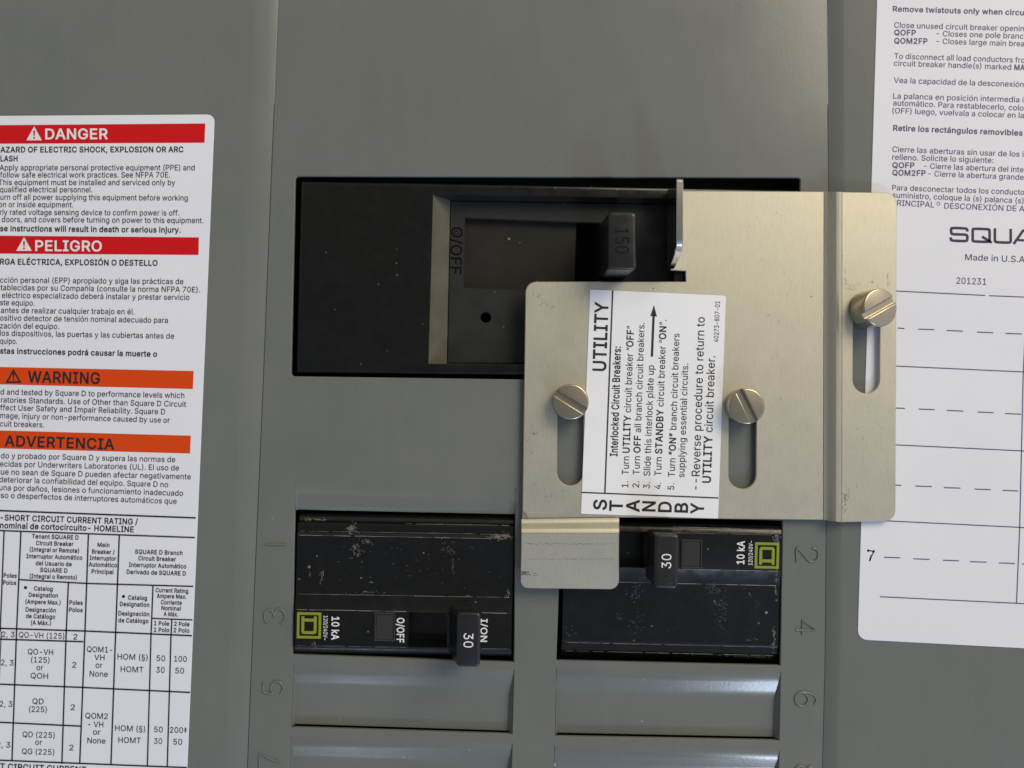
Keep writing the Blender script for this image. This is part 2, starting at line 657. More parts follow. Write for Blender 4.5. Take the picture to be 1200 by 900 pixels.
# ------------------------------------------------------------------ lettering
# sans serif letter outlines: character, advance, loops of points in thousandths of the type size
REGULAR = r'''
! 200 97,-7 131,6 146,39 134,73 99,89 65,76 49,43 62,9;67,157 128,157 131,159 135,464 135,510 132,512 63,512 60,510 63,203 64,159
" 325 78,315 128,315 131,317 139,496 139,510 136,512 70,512 67,510 74,329 75,317;193,315 243,315 246,317 253,494 253,510 250,512 185,512 182,510 189,329 190,317
# 444 64,-3 115,-3 118,-1 140,137 261,137 239,-1 242,-3 294,-3 298,2 319,137 391,137 394,139 403,188 402,194 329,195 348,313 421,313 425,318 432,364 431,370 358,371 380,505 379,511 326,512 323,510 300,371 179,371 201,510 198,512 147,512 143,507 122,372 49,371 46,369 37,320 38,314 112,313 93,195 17,194 7,144 7,139 10,137 83,137 61,4 61,-1;151,195 169,313 290,313 271,195
$ 451 202,-77 244,-77 247,-75 247,-10 279,-7 324,8 360,30 369,39 389,62 406,97 411,134 398,200 360,241 313,267 247,287 247,453 268,450 299,436 323,412 333,379 337,375 401,375 404,377 404,382 397,417 380,451 351,480 317,501 277,514 247,517 247,584 244,586 202,586 199,584 199,516 178,514 135,500 102,480 72,450 55,415 49,376 57,324 86,285 129,256 199,232 199,56 166,62 127,88 108,137 104,140 38,140 35,138 35,133 43,94 61,58 90,28 127,6 170,-7 199,-10 199,-75;248,56 247,217 294,203 327,180 330,177 342,142 340,130 327,94 324,91 286,63;198,302 167,312 135,334 118,376 131,416 135,420 167,445 196,451 199,451
% 680 470,-9 534,-8 579,21 601,66 601,149 580,194 532,224 468,223 423,194 400,149 400,66 422,21;132,-3 191,-3 196,1 539,501 543,507 542,511 482,512 477,508 133,8 129,2;480,42 466,56 456,94 461,128 467,161 502,177 536,159 546,121 540,81 535,54 523,42;145,283 208,284 254,314 276,358 276,442 254,486 207,516 145,516 141,514 97,486 75,442 75,358 97,314;154,335 140,349 130,390 141,453 176,470 210,453 220,410 209,347 197,335
& 452 192,-10 229,-7 244,-3 308,21 327,39 364,-3 438,-3 441,-1 441,2 371,85 400,142 411,225 408,227 347,226 333,151 325,141 224,264 259,291 296,326 318,360 327,407 311,460 269,501 202,516 131,501 87,457 72,401 83,345 118,291 132,274 91,244 77,231 44,191 34,165 36,94 51,60 69,39 78,30 111,8 149,-5;192,49 143,60 111,89 103,108 103,154 129,192 171,225 286,89 249,61;185,315 148,363 140,398 147,428 170,451 199,458 223,455 255,426 252,375 232,351
' 210 78,315 128,315 131,317 139,496 139,510 136,512 70,512 67,510 74,329 75,317
( 277 177,-99 236,-99 239,-97 201,-10 163,114 154,203 164,314 193,425 238,534 239,540 236,542 177,542 169,532 149,494 111,386 89,268 87,164 92,128 121,14 170,-90
) 277 37,-99 97,-99 104,-91 121,-59 164,51 186,164 184,268 170,357 124,496 101,539 97,542 37,542 34,540 60,483 73,446 107,322 119,211 110,115 83,18 34,-94
* 457 201,220 250,220 253,222 249,325 336,269 343,275 365,313 363,318 273,364 280,370 363,412 365,417 343,456 336,462 249,406 253,494 253,510 250,512 201,512 198,510 203,406 115,462 108,456 86,417 88,412 179,366 179,364 168,358 86,316 112,270 117,270 203,325 198,235 198,222
+ 457 198,31 255,31 258,33 258,169 391,169 394,171 394,227 391,229 258,229 258,365 255,367 198,367 195,365 195,229 61,229 58,227 58,171 61,169 195,169 195,33
, 192 38,-122 84,-122 87,-120 140,68 139,73 68,74 65,72 35,-115 35,-120
- 457 114,185 337,185 340,187 340,245 337,247 114,247 111,245 111,187
. 192 94,-7 129,6 144,39 132,73 96,90 62,76 47,43 59,9
/ 253 14,-79 71,-79 75,-75 237,526 238,534 235,536 178,536 174,532 12,-69 11,-77
0 457 224,-10 276,-3 292,4 324,21 362,60 387,111 407,210 403,333 387,397 361,449 324,487 286,508 276,512 230,519 177,512 167,508 129,487 92,449 66,397 46,298 50,175 66,111 92,60 129,21 140,15 173,-2;225,53 188,61 167,74 143,103 125,147 116,192 112,261 116,316 125,361 143,405 167,435 188,448 194,451 229,457 259,451 286,435 310,405 327,365 337,316 341,248 337,193 328,148 310,103 286,74 265,61
1 457 76,-3 391,-3 394,-1 393,57 279,58 279,510 276,512 197,512 83,428 83,357 87,355 209,442 209,58 76,58 73,56 73,-1
2 457 64,-3 389,-3 392,-1 392,58 389,60 157,60 270,178 339,257 374,316 384,368 379,413 364,447 345,470 336,479 305,501 269,514 229,519 181,514 140,498 112,478 82,442 67,402 63,367 63,361 66,359 129,360 142,413 174,445 222,457 271,447 300,423 306,416 317,370 308,327 279,282 61,49 61,-1
3 457 212,-10 268,-5 312,10 344,32 373,64 390,101 396,149 390,188 374,224 344,257 309,279 266,291 228,292 375,459 375,510 372,512 70,512 67,510 67,451 70,449 285,449 154,301 154,247 157,245 204,245 272,232 301,207 314,193 326,146 312,94 275,64 216,53 165,62 131,86 128,89 113,132 109,135 44,135 41,133 48,93 53,81 66,57 95,28 132,7 171,-6
4 457 282,-3 343,-3 346,-1 346,102 413,102 416,104 415,165 346,166 346,319 343,321 282,321 279,319 279,166 113,166 314,507 311,512 247,512 232,491 38,162 37,104 40,102 279,102 279,-1
5 457 217,-10 272,-3 312,13 342,36 372,74 375,81 388,115 394,167 383,229 379,238 350,284 297,323 226,337 177,328 138,307 153,447 154,449 366,449 369,451 369,510 366,512 96,512 93,510 64,252 71,249 129,243 166,265 220,274 273,260 311,221 313,214 325,161 312,107 274,66 223,53 175,62 140,91 124,132 60,133 57,131 63,91 80,58 108,28 141,7 177,-5
6 457 222,-10 272,-5 313,12 349,41 371,71 387,110 392,152 387,203 373,242 344,277 319,297 274,313 232,317 195,310 184,303 325,507 322,512 252,512 247,508 99,287 76,238 61,165 65,119 69,104 81,72 103,42 143,11 181,-4;198,55 157,79 143,104 131,128 131,188 155,233 197,259 254,259 296,234 316,197 321,187 321,128 297,81 258,57 254,55
7 457 97,-3 165,-3 169,0 394,447 393,511 62,512 59,510 59,451 62,449 320,449 94,2
8 457 221,-10 277,-5 318,8 352,29 381,60 398,94 404,131 390,197 352,244 307,264 307,266 334,279 363,308 379,340 385,376 380,419 364,452 337,481 321,492 305,502 270,514 230,519 183,514 147,502 114,481 87,452 72,419 67,385 73,340 90,306 116,280 145,267 122,258 77,220 52,168 54,94 71,60 84,46 101,29 135,8 176,-5;195,55 148,75 122,113 122,165 148,205 195,229 257,229 302,207 330,165 330,113 306,77 259,55;225,293 180,302 157,322 147,333 136,377 148,419 177,446 228,457 273,447 299,425 306,417 316,375 304,331 284,312 272,302
9 457 130,-3 200,-3 205,1 314,160 350,217 376,268 388,306 392,341 388,389 371,436 349,466 322,489 309,498 272,513 222,519 181,513 140,496 111,474 94,454 82,438 66,399 61,358 65,305 80,267 107,232 134,212 174,196 221,192 258,199 267,205 127,2;199,250 158,274 137,312 132,322 132,381 156,427 195,452 199,454 254,454 297,427 316,391 321,381 321,321 297,275 281,265 255,250
: 192 94,-7 129,6 144,39 132,73 96,90 62,76 47,43 59,9;94,268 129,281 144,314 132,349 127,353 96,365 62,352 47,318 59,284
; 192 38,-122 84,-122 87,-120 140,68 139,73 68,74 65,72 35,-115 35,-120;102,268 137,281 152,314 140,349 135,353 104,365 70,352 55,318 67,284
< 457 387,12 391,14 391,82 389,84 151,196 147,200 389,313 391,315 390,385 387,386 62,221 62,177 64,175
= 457 72,94 381,94 384,96 384,154 381,156 72,156 69,154 69,96;72,242 381,242 384,244 384,302 381,304 72,304 69,302 69,244
> 457 65,12 388,175 390,177 390,221 106,366 66,386 63,385 62,315 64,313 305,200 301,196 64,84 62,82 62,14 65,14
? 363 163,-7 197,6 212,39 200,73 165,89 130,76 115,43 127,9 132,5;132,149 194,149 197,151 203,205 220,232 291,287 309,309 322,342 327,387 322,420 309,453 284,482 264,496 254,502 220,514 174,519 137,514 100,501 73,483 46,454 29,416 25,376 92,375 96,379 109,424 139,451 180,459 218,450 248,422 259,383 245,337 208,300 168,273 138,232 129,157 129,151
@ 680 317,-137 413,-134 502,-111 507,-108 507,-104 493,-60 489,-56 414,-77 362,-82 296,-78 245,-65 202,-44 187,-32 164,-12 138,21 118,66 105,118 101,172 104,228 120,294 138,334 164,368 200,400 241,421 279,432 290,435 340,439 404,435 451,421 489,400 523,369 545,339 564,301 578,217 573,127 555,78 519,62 488,75 477,109 476,337 419,338 416,336 415,312 388,333 361,343 290,341 254,324 223,296 203,265 190,228 185,187 189,134 201,94 221,60 248,33 284,15 322,10 362,14 389,27 419,63 440,33 479,13 514,8 547,11 580,25 602,47 628,105 638,209 634,271 620,321 597,368 569,404 525,444 446,482 353,495 248,483 164,446 126,415 84,365 50,285 37,184 42,106 57,47 84,-10 115,-50 164,-90 220,-117;331,71 300,72 280,84 254,125 245,183 255,239 285,275 329,289 378,280 394,270 416,221 416,148 398,97 359,71
A 484 16,-3 85,-3 89,0 137,139 342,139 391,0 395,-3 463,-3 466,-1 278,511 201,512 197,509 16,11 13,2;160,202 198,312 239,446 279,315 319,202
B 460 60,-3 254,-3 303,1 345,15 377,35 403,65 416,98 421,131 417,175 406,203 364,248 322,262 357,283 390,318 398,342 397,412 385,442 380,449 358,474 332,493 291,507 246,512 60,512 57,510 57,-1;129,60 128,228 253,228 280,225 324,202 349,161 346,105 327,81 297,66 249,60;129,288 128,449 244,449 284,443 312,426 327,403 333,371 320,327 288,299 240,288
C 514 233,-8 307,-7 339,1 403,35 451,89 476,158 473,163 408,163 404,160 386,114 354,82 316,63 270,56 222,62 185,78 152,108 128,145 112,193 106,250 112,315 128,364 133,372 151,400 185,430 222,447 263,453 316,446 354,427 386,395 406,346 473,345 476,347 466,387 433,444 425,453 376,492 306,516 233,517 176,501 126,470 83,423 54,364 39,296 39,212 41,202 54,144 83,86 126,38 176,8
D 506 60,-3 259,-1 292,5 354,29 403,69 436,117 459,185 465,261 458,331 437,391 413,427 397,447 356,480 323,496 263,510 135,512 60,512 57,510 57,-1;129,60 128,449 225,449 270,444 319,426 353,396 376,361 391,313 396,260 392,205 376,149 348,108 317,83 276,67 220,60
E 423 60,-3 375,-3 378,-1 378,58 375,60 128,60 128,226 355,226 358,228 358,287 355,289 128,289 128,449 372,449 375,451 374,511 60,512 57,510 57,-1
F 414 60,-3 125,-3 128,-1 128,218 346,218 349,220 349,279 346,281 128,281 128,449 369,449 372,451 371,511 60,512 57,510 57,-1
G 524 265,-10 327,-3 376,15 426,53 454,89 474,139 481,195 481,257 478,259 283,259 280,257 280,198 283,196 411,196 407,160 393,123 374,97 344,73 304,59 265,56 228,61 185,78 152,108 128,145 112,193 106,258 112,315 128,364 151,401 184,430 221,447 261,453 316,445 353,426 363,416 384,393 406,347 474,346 477,348 452,418 404,472 341,507 261,519 202,511 152,489 98,444 65,393 44,331 37,248 43,183 50,159 66,114 99,65 152,20 204,-2
H 521 60,-3 125,-3 128,-1 128,229 389,229 389,-1 392,-3 457,-3 460,-1 459,511 392,512 389,510 389,292 128,292 128,510 125,512 60,512 57,510 57,-1
I 305 31,-3 269,-3 272,-1 271,59 186,60 186,449 271,450 272,510 269,512 31,512 28,510 29,450 115,449 115,60 29,59 28,-1
J 400 182,-10 243,-1 254,4 294,29 329,79 339,141 339,510 336,512 272,512 269,510 269,143 263,104 246,76 220,59 200,55 182,53 149,59 123,77 107,104 100,175 33,176 30,174 30,141 41,79 70,34 123,0
K 471 60,-3 125,-3 128,-1 127,166 197,240 370,-2 449,-3 452,-1 452,2 247,287 248,291 451,507 450,511 362,511 171,305 128,250 128,510 125,512 60,512 57,510 57,-1
L 397 60,-3 361,-3 364,-1 364,58 361,60 128,60 128,510 125,512 60,512 57,510 57,-1
M 632 60,-3 122,-3 125,-1 123,414 155,321 282,0 286,-3 342,-3 346,0 460,291 502,417 501,-1 504,-3 568,-3 571,-1 570,511 476,512 472,509 350,192 315,83 289,164 156,509 152,512 60,512 57,510 57,-1
N 527 60,-3 125,-3 128,-1 128,306 123,419 199,288 382,1 387,-3 463,-3 466,-1 465,511 399,512 396,510 396,182 400,89 363,158 141,508 136,512 60,512 57,510 57,-1
O 537 233,-8 301,-8 358,8 408,38 451,86 480,144 494,212 494,296 481,361 451,423 408,470 381,487 358,501 301,517 233,517 176,501 126,470 83,423 54,364 39,296 39,212 41,202 54,144 83,86 126,38 176,8;264,56 222,62 187,77 152,108 128,144 112,193 106,258 112,315 120,340 128,364 152,401 185,431 203,439 222,447 271,453 311,447 346,432 382,401 405,365 422,314 427,249 422,194 406,146 382,108 346,77 311,62
P 449 60,-3 125,-3 128,-1 128,183 240,183 290,188 335,205 365,228 393,263 407,302 412,343 407,393 393,432 365,467 335,489 290,506 239,512 60,512 57,510 57,-1;129,245 128,449 234,449 294,437 330,402 341,349 331,297 295,258 235,245
Q 537 401,-51 468,-51 471,-49 471,-46 408,36 408,39 451,86 481,147 494,212 494,296 480,364 451,423 419,459 408,470 358,501 301,517 233,517 176,501 126,470 115,459 83,423 54,364 39,296 39,212 54,144 83,86 116,48 126,38 174,9 233,-8 301,-8 356,7 395,-46;264,56 222,62 187,77 152,108 128,144 112,193 106,258 112,315 120,340 128,364 152,401 185,431 203,439 222,447 271,453 311,447 346,432 382,401 405,365 422,314 427,249 422,194 406,146 382,108 366,94 315,161 245,162 242,160 242,157 313,64 306,61
R 453 60,-3 125,-3 128,-1 128,195 241,196 246,194 349,0 353,-3 428,-3 431,-1 318,207 319,210 336,215 367,236 393,269 408,307 412,346 408,397 393,435 367,469 336,491 291,507 241,512 60,512 57,510 57,-1;129,258 128,449 236,449 295,438 331,404 342,353 332,303 298,270 237,258
S 451 219,-12 279,-7 324,8 360,30 389,62 397,78 406,97 411,134 398,200 360,241 313,267 171,310 133,336 118,376 131,416 167,445 222,456 268,450 299,436 323,412 333,379 337,375 401,375 404,377 397,417 380,451 351,480 319,500 299,507 277,514 232,519 178,514 137,501 102,480 72,450 55,415 49,376 56,328 81,290 125,258 192,233 294,203 327,180 330,177 342,142 342,136 327,94 286,63 221,52 166,62 127,88 108,137 104,140 38,140 35,138 43,94 61,58 90,28 123,8 136,3 170,-7
T 453 193,-3 257,-3 260,-1 260,449 417,449 420,451 420,510 417,512 32,512 29,510 29,451 32,449 190,449 190,-1
U 521 254,-11 316,-5 366,13 403,39 415,52 436,78 453,119 460,168 460,510 457,512 393,512 390,510 390,177 375,116 330,70 299,59 264,55 219,59 185,72 162,89 131,144 127,175 127,510 124,512 60,512 57,510 57,168 63,122 82,78 107,46 148,15 202,-5
V 484 204,-3 278,-3 282,0 463,498 465,511 395,512 391,509 295,232 242,62 191,220 88,509 84,512 16,512 13,510 197,8 200,0
W 690 155,-3 230,-3 234,1 320,316 342,421 366,316 451,1 455,-3 532,-2 673,510 670,512 603,512 599,508 519,195 492,74 466,195 384,508 380,512 304,511 223,207 193,74 167,195 86,508 82,512 14,511 13,506 150,4
X 478 18,-3 93,-2 187,130 236,213 269,157 380,-2 456,-3 459,-1 455,8 280,261 282,268 447,504 448,511 372,511 293,399 238,308 207,363 106,511 29,512 26,510 30,501 190,271 196,259 17,5 15,-1
Y 476 203,-3 268,-3 271,-1 271,208 455,502 458,507 455,512 381,512 376,508 274,341 249,297 237,268 224,296 198,341 96,508 91,512 16,512 13,510 24,489 200,208 200,-1
Z 442 42,-3 399,-3 402,-1 402,58 399,60 120,58 179,137 400,460 399,511 40,512 37,510 37,451 40,449 318,451 270,387 39,48 39,-1
[ 277 101,-99 236,-99 239,-97 238,-42 163,-41 163,484 238,485 239,540 236,542 101,542 98,540 98,-97
\ 253 178,-79 235,-79 238,-77 237,-69 75,532 71,536 14,536 11,534 12,526 172,-68 175,-77
] 277 37,-99 172,-99 175,-97 175,540 172,542 37,542 34,540 35,485 110,484 110,-41 35,-42 34,-97
^ 331 27,275 88,275 92,278 163,436 236,278 240,275 300,275 303,277 199,495 129,496 125,493 24,280
_ 323 0,-59 319,-59 322,-57 322,1 319,3 0,3 -3,1 -3,-57
` 223 114,426 164,426 167,428 120,529 116,532 46,531 45,527 109,430
a 393 158,-9 192,-9 216,-2 252,21 273,44 275,-2 337,-3 340,-1 340,257 336,292 325,322 287,363 240,382 191,387 132,378 78,349 38,293 38,290 43,287 100,271 105,275 119,298 147,318 193,328 238,320 265,294 273,257 263,237 231,229 128,215 79,197 39,161 32,143 32,71 63,23 67,19 125,-8;168,48 130,55 105,73 95,106 106,138 136,157 273,186 273,137 260,94 228,62
b 428 227,-11 275,-5 316,14 351,46 373,82 388,130 393,182 388,248 378,280 373,295 352,328 337,344 316,363 270,382 226,387 170,376 117,326 117,510 114,512 53,512 50,510 50,-1 53,-3 114,-2 116,52 169,2;189,54 145,85 128,115 116,187 127,259 163,310 218,327 250,323 299,288 322,227 322,151 299,90 256,56 253,54
c 400 203,-11 262,-4 307,18 345,56 366,100 366,103 361,106 304,120 299,115 289,89 268,67 244,55 204,49 172,54 148,67 111,117 99,185 110,254 148,309 176,323 204,327 238,323 267,310 298,263 303,259 365,276 344,322 308,358 261,380 211,387 158,381 120,365 77,329 52,291 37,246 31,193 37,130 52,85 77,47 120,11 158,-5
d 428 191,-11 255,2 309,52 311,-2 372,-3 375,-1 375,510 372,512 311,512 308,510 308,326 256,375 192,387 150,381 109,363 74,331 51,293 36,248 31,182 36,130 52,82 74,46 108,14 150,-5;173,54 126,90 102,151 102,227 126,288 155,310 175,323 202,327 234,323 282,289 306,229 306,150 282,88 242,58 236,54
e 408 208,-11 286,2 339,39 368,92 363,95 306,108 301,104 281,73 251,55 210,49 153,63 113,106 101,166 371,166 374,168 371,244 345,315 297,363 237,385 156,381 112,361 87,339 76,328 51,290 36,245 31,194 37,130 52,85 77,47 118,12 160,-5;102,224 102,241 127,292 173,323 201,327 261,312 295,269 303,228 303,224
f 258 81,-3 142,-3 145,-1 145,324 228,324 231,326 230,381 145,382 145,422 148,443 172,467 229,466 246,518 246,522 240,525 185,533 132,521 92,485 78,435 78,382 6,382 3,380 4,325 78,324 78,-1
g 429 166,-151 253,-150 292,-139 325,-120 353,-92 370,-56 375,-14 375,380 372,382 311,381 310,326 256,375 238,382 229,385 218,385 151,381 109,363 75,331 51,293 35,242 31,198 35,140 52,88 82,47 110,25 151,7 198,2 255,14 287,37 308,60 308,-8 301,-47 279,-74 250,-89 204,-94 154,-85 126,-66 101,-38 48,-68 48,-71 76,-108 102,-129;172,66 148,77 112,123 99,191 111,258 147,310 203,327 234,323 283,289 306,231 306,154 283,97 239,67
h 414 53,-3 114,-3 117,-1 117,231 120,257 143,301 183,323 246,320 271,302 286,277 293,237 293,-1 296,-3 357,-3 360,-1 360,247 356,287 344,323 326,348 298,371 229,387 186,382 151,365 121,334 117,326 117,510 114,512 53,512 50,510 50,-1
i 171 53,-3 114,-3 117,-1 117,380 114,382 53,382 50,380 50,-1;83,440 115,452 129,481 118,512 85,527 53,515 38,485 50,455
j 171 -10,-146 65,-132 105,-92 106,-88 117,-33 117,380 114,382 53,382 50,380 50,-32 47,-54 24,-80 -6,-83 -13,-86 -13,-144;82,440 115,452 129,481 118,512 113,516 84,527 52,515 38,485 49,455
k 385 53,-3 114,-3 117,-1 117,140 153,173 160,167 292,-2 372,-3 375,-1 375,2 364,16 205,215 231,244 363,377 363,380 360,382 282,381 159,254 120,215 117,215 117,510 114,512 53,512 50,510 50,-1
l 172 51,-3 121,-3 121,532 51,532
m 614 53,-3 114,-3 117,-1 117,239 127,282 129,288 158,317 197,327 225,324 233,321 252,308 267,284 271,262 272,-2 335,-3 338,-1 338,248 346,283 348,290 376,318 417,327 471,311 488,285 493,256 493,-1 496,-3 559,-2 560,261 556,298 526,354 498,375 434,389 378,377 333,343 318,314 312,333 287,365 258,383 217,389 169,378 128,346 115,318 114,381 51,381 50,-1
n 414 53,-3 114,-3 117,-1 117,231 120,257 143,301 183,323 246,320 271,302 286,277 293,237 293,-1 296,-3 357,-3 360,-1 360,247 356,287 344,323 326,348 298,371 229,387 186,382 151,365 121,334 115,322 114,381 53,382 50,380 50,-1
o 419 203,-11 257,-5 298,12 338,47 362,83 374,116 380,137 384,181 379,245 363,291 338,329 298,364 257,381 211,387 158,381 120,365 77,329 52,291 37,246 31,193 37,130 52,85 77,47 120,11 158,-5;205,49 172,54 145,70 111,117 99,189 111,258 146,307 172,322 210,327 243,322 267,309 272,303 304,258 316,185 304,117 270,70 243,54
p 428 53,-146 114,-146 117,-144 117,50 139,26 170,2 233,-11 275,-5 316,14 351,46 373,82 388,130 393,182 388,248 373,295 368,303 350,331 316,363 275,381 226,387 168,375 115,326 114,381 53,382 50,380 50,-144;189,54 145,85 128,115 116,187 127,259 163,310 218,327 250,323 299,288 322,227 322,151 299,90 256,56 253,54
q 428 311,-146 372,-146 375,-144 375,380 372,382 311,381 309,326 254,376 199,387 150,381 109,363 93,349 74,331 51,293 35,240 31,182 36,130 52,82 74,46 108,14 150,-5 197,-11 253,1 286,26 308,50 308,-144;173,54 126,90 102,151 102,227 126,288 155,310 175,323 202,327 234,323 282,289 306,229 306,150 282,88 242,58 236,54
r 263 53,-3 114,-3 117,-1 117,238 128,281 161,313 205,323 245,320 246,385 243,387 211,388 154,371 142,361 116,329 114,381 53,382 50,380 50,-1
s 369 144,-8 225,-8 261,3 295,25 330,77 334,111 328,144 305,176 276,197 177,224 126,245 114,272 113,279 133,315 185,330 241,314 263,278 268,274 322,286 327,289 317,318 280,361 224,384 148,384 90,359 81,352 48,307 44,270 49,239 72,204 105,182 151,166 210,153 251,135 265,103 259,82 217,53 150,52 107,81 98,107 94,110 34,96 33,91 42,61 83,15
t 231 164,-7 209,-2 215,0 216,5 204,56 183,54 143,62 138,64 136,71 129,97 129,324 206,325 207,380 204,382 129,382 129,472 126,474 65,474 62,472 62,382 4,381 3,326 6,324 62,324 62,89 69,50 87,22 94,16 124,-1
u 414 177,-8 223,-3 258,14 289,45 294,58 296,-2 357,-3 360,-1 360,380 357,382 296,382 293,380 293,149 290,122 266,79 227,56 164,59 138,78 123,103 117,141 117,380 114,382 53,382 50,380 50,132 54,92 66,57 90,26 112,9 121,5 145,-4
v 393 163,-3 226,-3 230,0 372,371 373,381 305,382 301,379 224,166 195,69 165,166 88,379 84,382 17,382 14,380 157,5
w 571 138,-3 199,-3 203,1 251,169 283,296 285,295 302,222 364,1 368,-3 431,-2 548,380 545,382 480,382 477,380 431,217 397,80 384,143 320,378 316,382 250,381 203,217 170,78 157,140 91,378 87,382 21,381 20,376 128,20 134,1
x 383 21,-3 93,-2 151,83 188,148 190,148 202,126 285,-2 358,-3 361,-1 350,18 228,191 355,377 354,381 280,381 230,308 191,239 102,381 29,382 26,380 32,368 151,194 18,2
y 393 87,-148 142,-138 181,-107 205,-64 372,371 373,381 305,382 301,379 224,166 195,69 165,166 88,379 84,382 17,382 14,380 159,2 158,-6 127,-73 105,-86 61,-83 57,-87 44,-140 51,-143
z 384 42,-3 339,-3 342,-1 342,57 339,59 129,59 336,329 335,381 48,382 45,380 45,322 48,320 250,319 39,48 39,-1
{ 277 232,-99 239,-97 239,-44 232,-41 200,-37 190,-31 179,-23 168,1 164,35 164,140 159,173 137,202 93,221 93,223 137,241 159,269 164,302 164,409 168,442 179,466 190,474 200,480 232,484 239,487 239,540 236,542 173,534 129,507 107,463 101,411 101,324 97,293 86,272 66,260 27,254 27,190 34,187 66,184 86,172 97,151 101,119 101,33 107,-20 129,-64 173,-91
| 234 88,-167 141,-167 144,-165 144,674 141,676 88,676 85,674 85,-165
} 277 37,-99 100,-91 143,-64 166,-20 172,33 172,119 176,150 187,171 204,182 212,185 239,187 246,190 246,253 239,256 211,259 198,265 187,272 176,293 172,324 172,411 166,463 145,504 140,510 100,534 41,542 34,540 34,487 41,484 76,479 94,466 105,442 109,409 109,303 115,269 136,241 179,223 179,221 136,202 115,173 109,140 109,35 105,1 94,-23 76,-36 41,-41 34,-44 34,-97
~ 457 299,134 350,145 374,163 400,213 403,246 403,254 400,256 344,256 340,250 338,226 317,199 286,200 272,203 200,258 149,269 102,258 83,245 78,240 52,190 49,157 49,149 52,147 110,148 123,193 156,207 177,201 251,146
á 393 158,-9 192,-9 216,-2 252,21 273,44 275,-2 337,-3 340,-1 340,257 336,292 325,322 287,363 240,382 191,387 132,378 78,349 38,293 38,290 43,287 100,271 105,275 119,298 147,318 193,328 238,320 265,294 273,257 263,237 231,229 128,215 79,197 39,161 32,143 32,71 63,23 67,19 125,-8;168,48 130,55 105,73 95,106 106,138 136,157 273,186 273,137 260,94 228,62;162,426 214,427 281,527 281,530 278,532 208,531 159,431
é 408 208,-11 286,2 339,39 368,92 363,95 306,108 301,104 281,73 251,55 210,49 153,63 113,106 101,166 371,166 374,168 371,244 345,315 297,363 237,385 156,381 112,361 87,339 76,328 51,290 36,245 31,194 37,130 52,85 77,47 118,12 160,-5;102,224 102,241 127,292 173,323 201,327 261,312 295,269 303,228 303,224;177,426 229,427 296,527 296,530 293,532 223,531 174,431
í 171 53,-3 114,-3 117,-1 117,380 114,382 53,382 50,380 50,-1;57,426 109,427 176,527 176,530 173,532 102,531 54,431
ó 419 203,-11 257,-5 298,12 338,47 362,83 374,116 380,137 384,181 379,245 363,291 338,329 298,364 257,381 211,387 158,381 120,365 77,329 52,291 37,246 31,193 37,130 52,85 77,47 120,11 158,-5;205,49 172,54 145,70 111,117 99,189 111,258 146,307 172,322 210,327 243,322 267,309 272,303 304,258 316,185 304,117 270,70 243,54;181,426 233,427 300,527 300,530 297,532 226,531 178,431
ú 414 177,-8 223,-3 258,14 289,45 294,58 296,-2 357,-3 360,-1 360,380 357,382 296,382 293,380 293,149 290,122 266,79 227,56 164,59 138,78 123,103 117,141 117,380 114,382 53,382 50,380 50,132 54,92 66,57 90,26 112,9 121,5 145,-4;178,426 230,427 297,527 297,530 294,532 224,531 175,431
ñ 414 53,-3 114,-3 117,-1 117,231 120,257 143,301 183,323 246,320 271,302 286,277 293,237 293,-1 296,-3 357,-3 360,-1 360,247 356,287 344,323 326,348 298,371 229,387 186,382 151,365 121,334 115,322 114,381 53,382 50,380 50,-1;106,445 149,445 154,449 168,471 224,447 273,448 293,467 307,518 304,520 262,520 254,512 245,497 239,494 160,521 117,499 103,451 103,447
Ó 537 233,-8 301,-8 358,8 408,38 451,86 480,144 494,212 494,296 481,361 451,423 408,470 381,487 358,501 301,517 233,517 176,501 126,470 83,423 54,364 39,296 39,212 41,202 54,144 83,86 126,38 176,8;264,56 222,62 187,77 152,108 128,144 112,193 106,258 112,315 120,340 128,364 152,401 185,431 203,439 222,447 271,453 311,447 346,432 382,401 405,365 422,314 427,249 422,194 406,146 382,108 346,77 311,62;240,555 292,556 350,643 359,660 356,662 286,661 237,560
É 423 60,-3 375,-3 378,-1 378,58 375,60 128,60 128,226 355,226 358,228 358,287 355,289 128,289 128,449 372,449 375,451 374,511 60,512 57,510 57,-1;191,555 243,556 301,643 310,660 307,662 237,661 188,560
Á 484 16,-3 85,-3 89,0 137,139 342,139 391,0 395,-3 463,-3 466,-1 278,511 201,512 197,509 16,11 13,2;160,202 198,312 239,446 279,315 319,202;213,555 265,556 323,643 332,660 329,662 258,661 210,560
§ 399 154,-103 229,-103 286,-79 292,-74 322,-30 321,36 307,62 283,87 316,100 325,108 347,134 357,173 349,217 319,258 285,285 187,342 142,381 135,408 139,430 172,456 233,455 249,443 271,400 278,392 328,403 333,406 316,455 287,490 250,511 202,519 151,512 137,506 107,490 79,456 70,408 80,365 113,327 77,314 69,307 47,279 37,240 46,194 77,153 110,126 209,70 252,33 260,5 256,-17 221,-44 160,-43 156,-41 139,-30 119,10 111,20 57,8 52,5 62,-29 94,-74 102,-80;249,121 234,122 144,175 117,196 103,216 98,240 106,272 110,279 130,294 157,293 252,238 277,219 295,177 296,169 285,137 261,121
‡ 345 151,-3 189,-3 192,-1 204,137 204,196 303,196 306,198 305,252 204,253 204,348 305,349 306,404 303,406 204,406 204,510 201,512 140,512 137,510 137,406 38,406 35,404 36,349 137,348 137,253 36,252 35,198 38,196 137,196 137,136 147,6 148,-1
• 393 165,93 224,93 228,95 276,124 303,171 302,235 273,282 224,310 165,310 161,308 116,282 86,233 87,169 116,121
“ 304 52,315 121,315 124,317 153,498 153,511 104,512 101,510 50,325 49,317;175,315 244,315 247,317 276,498 276,511 228,512 225,510 172,321 172,317
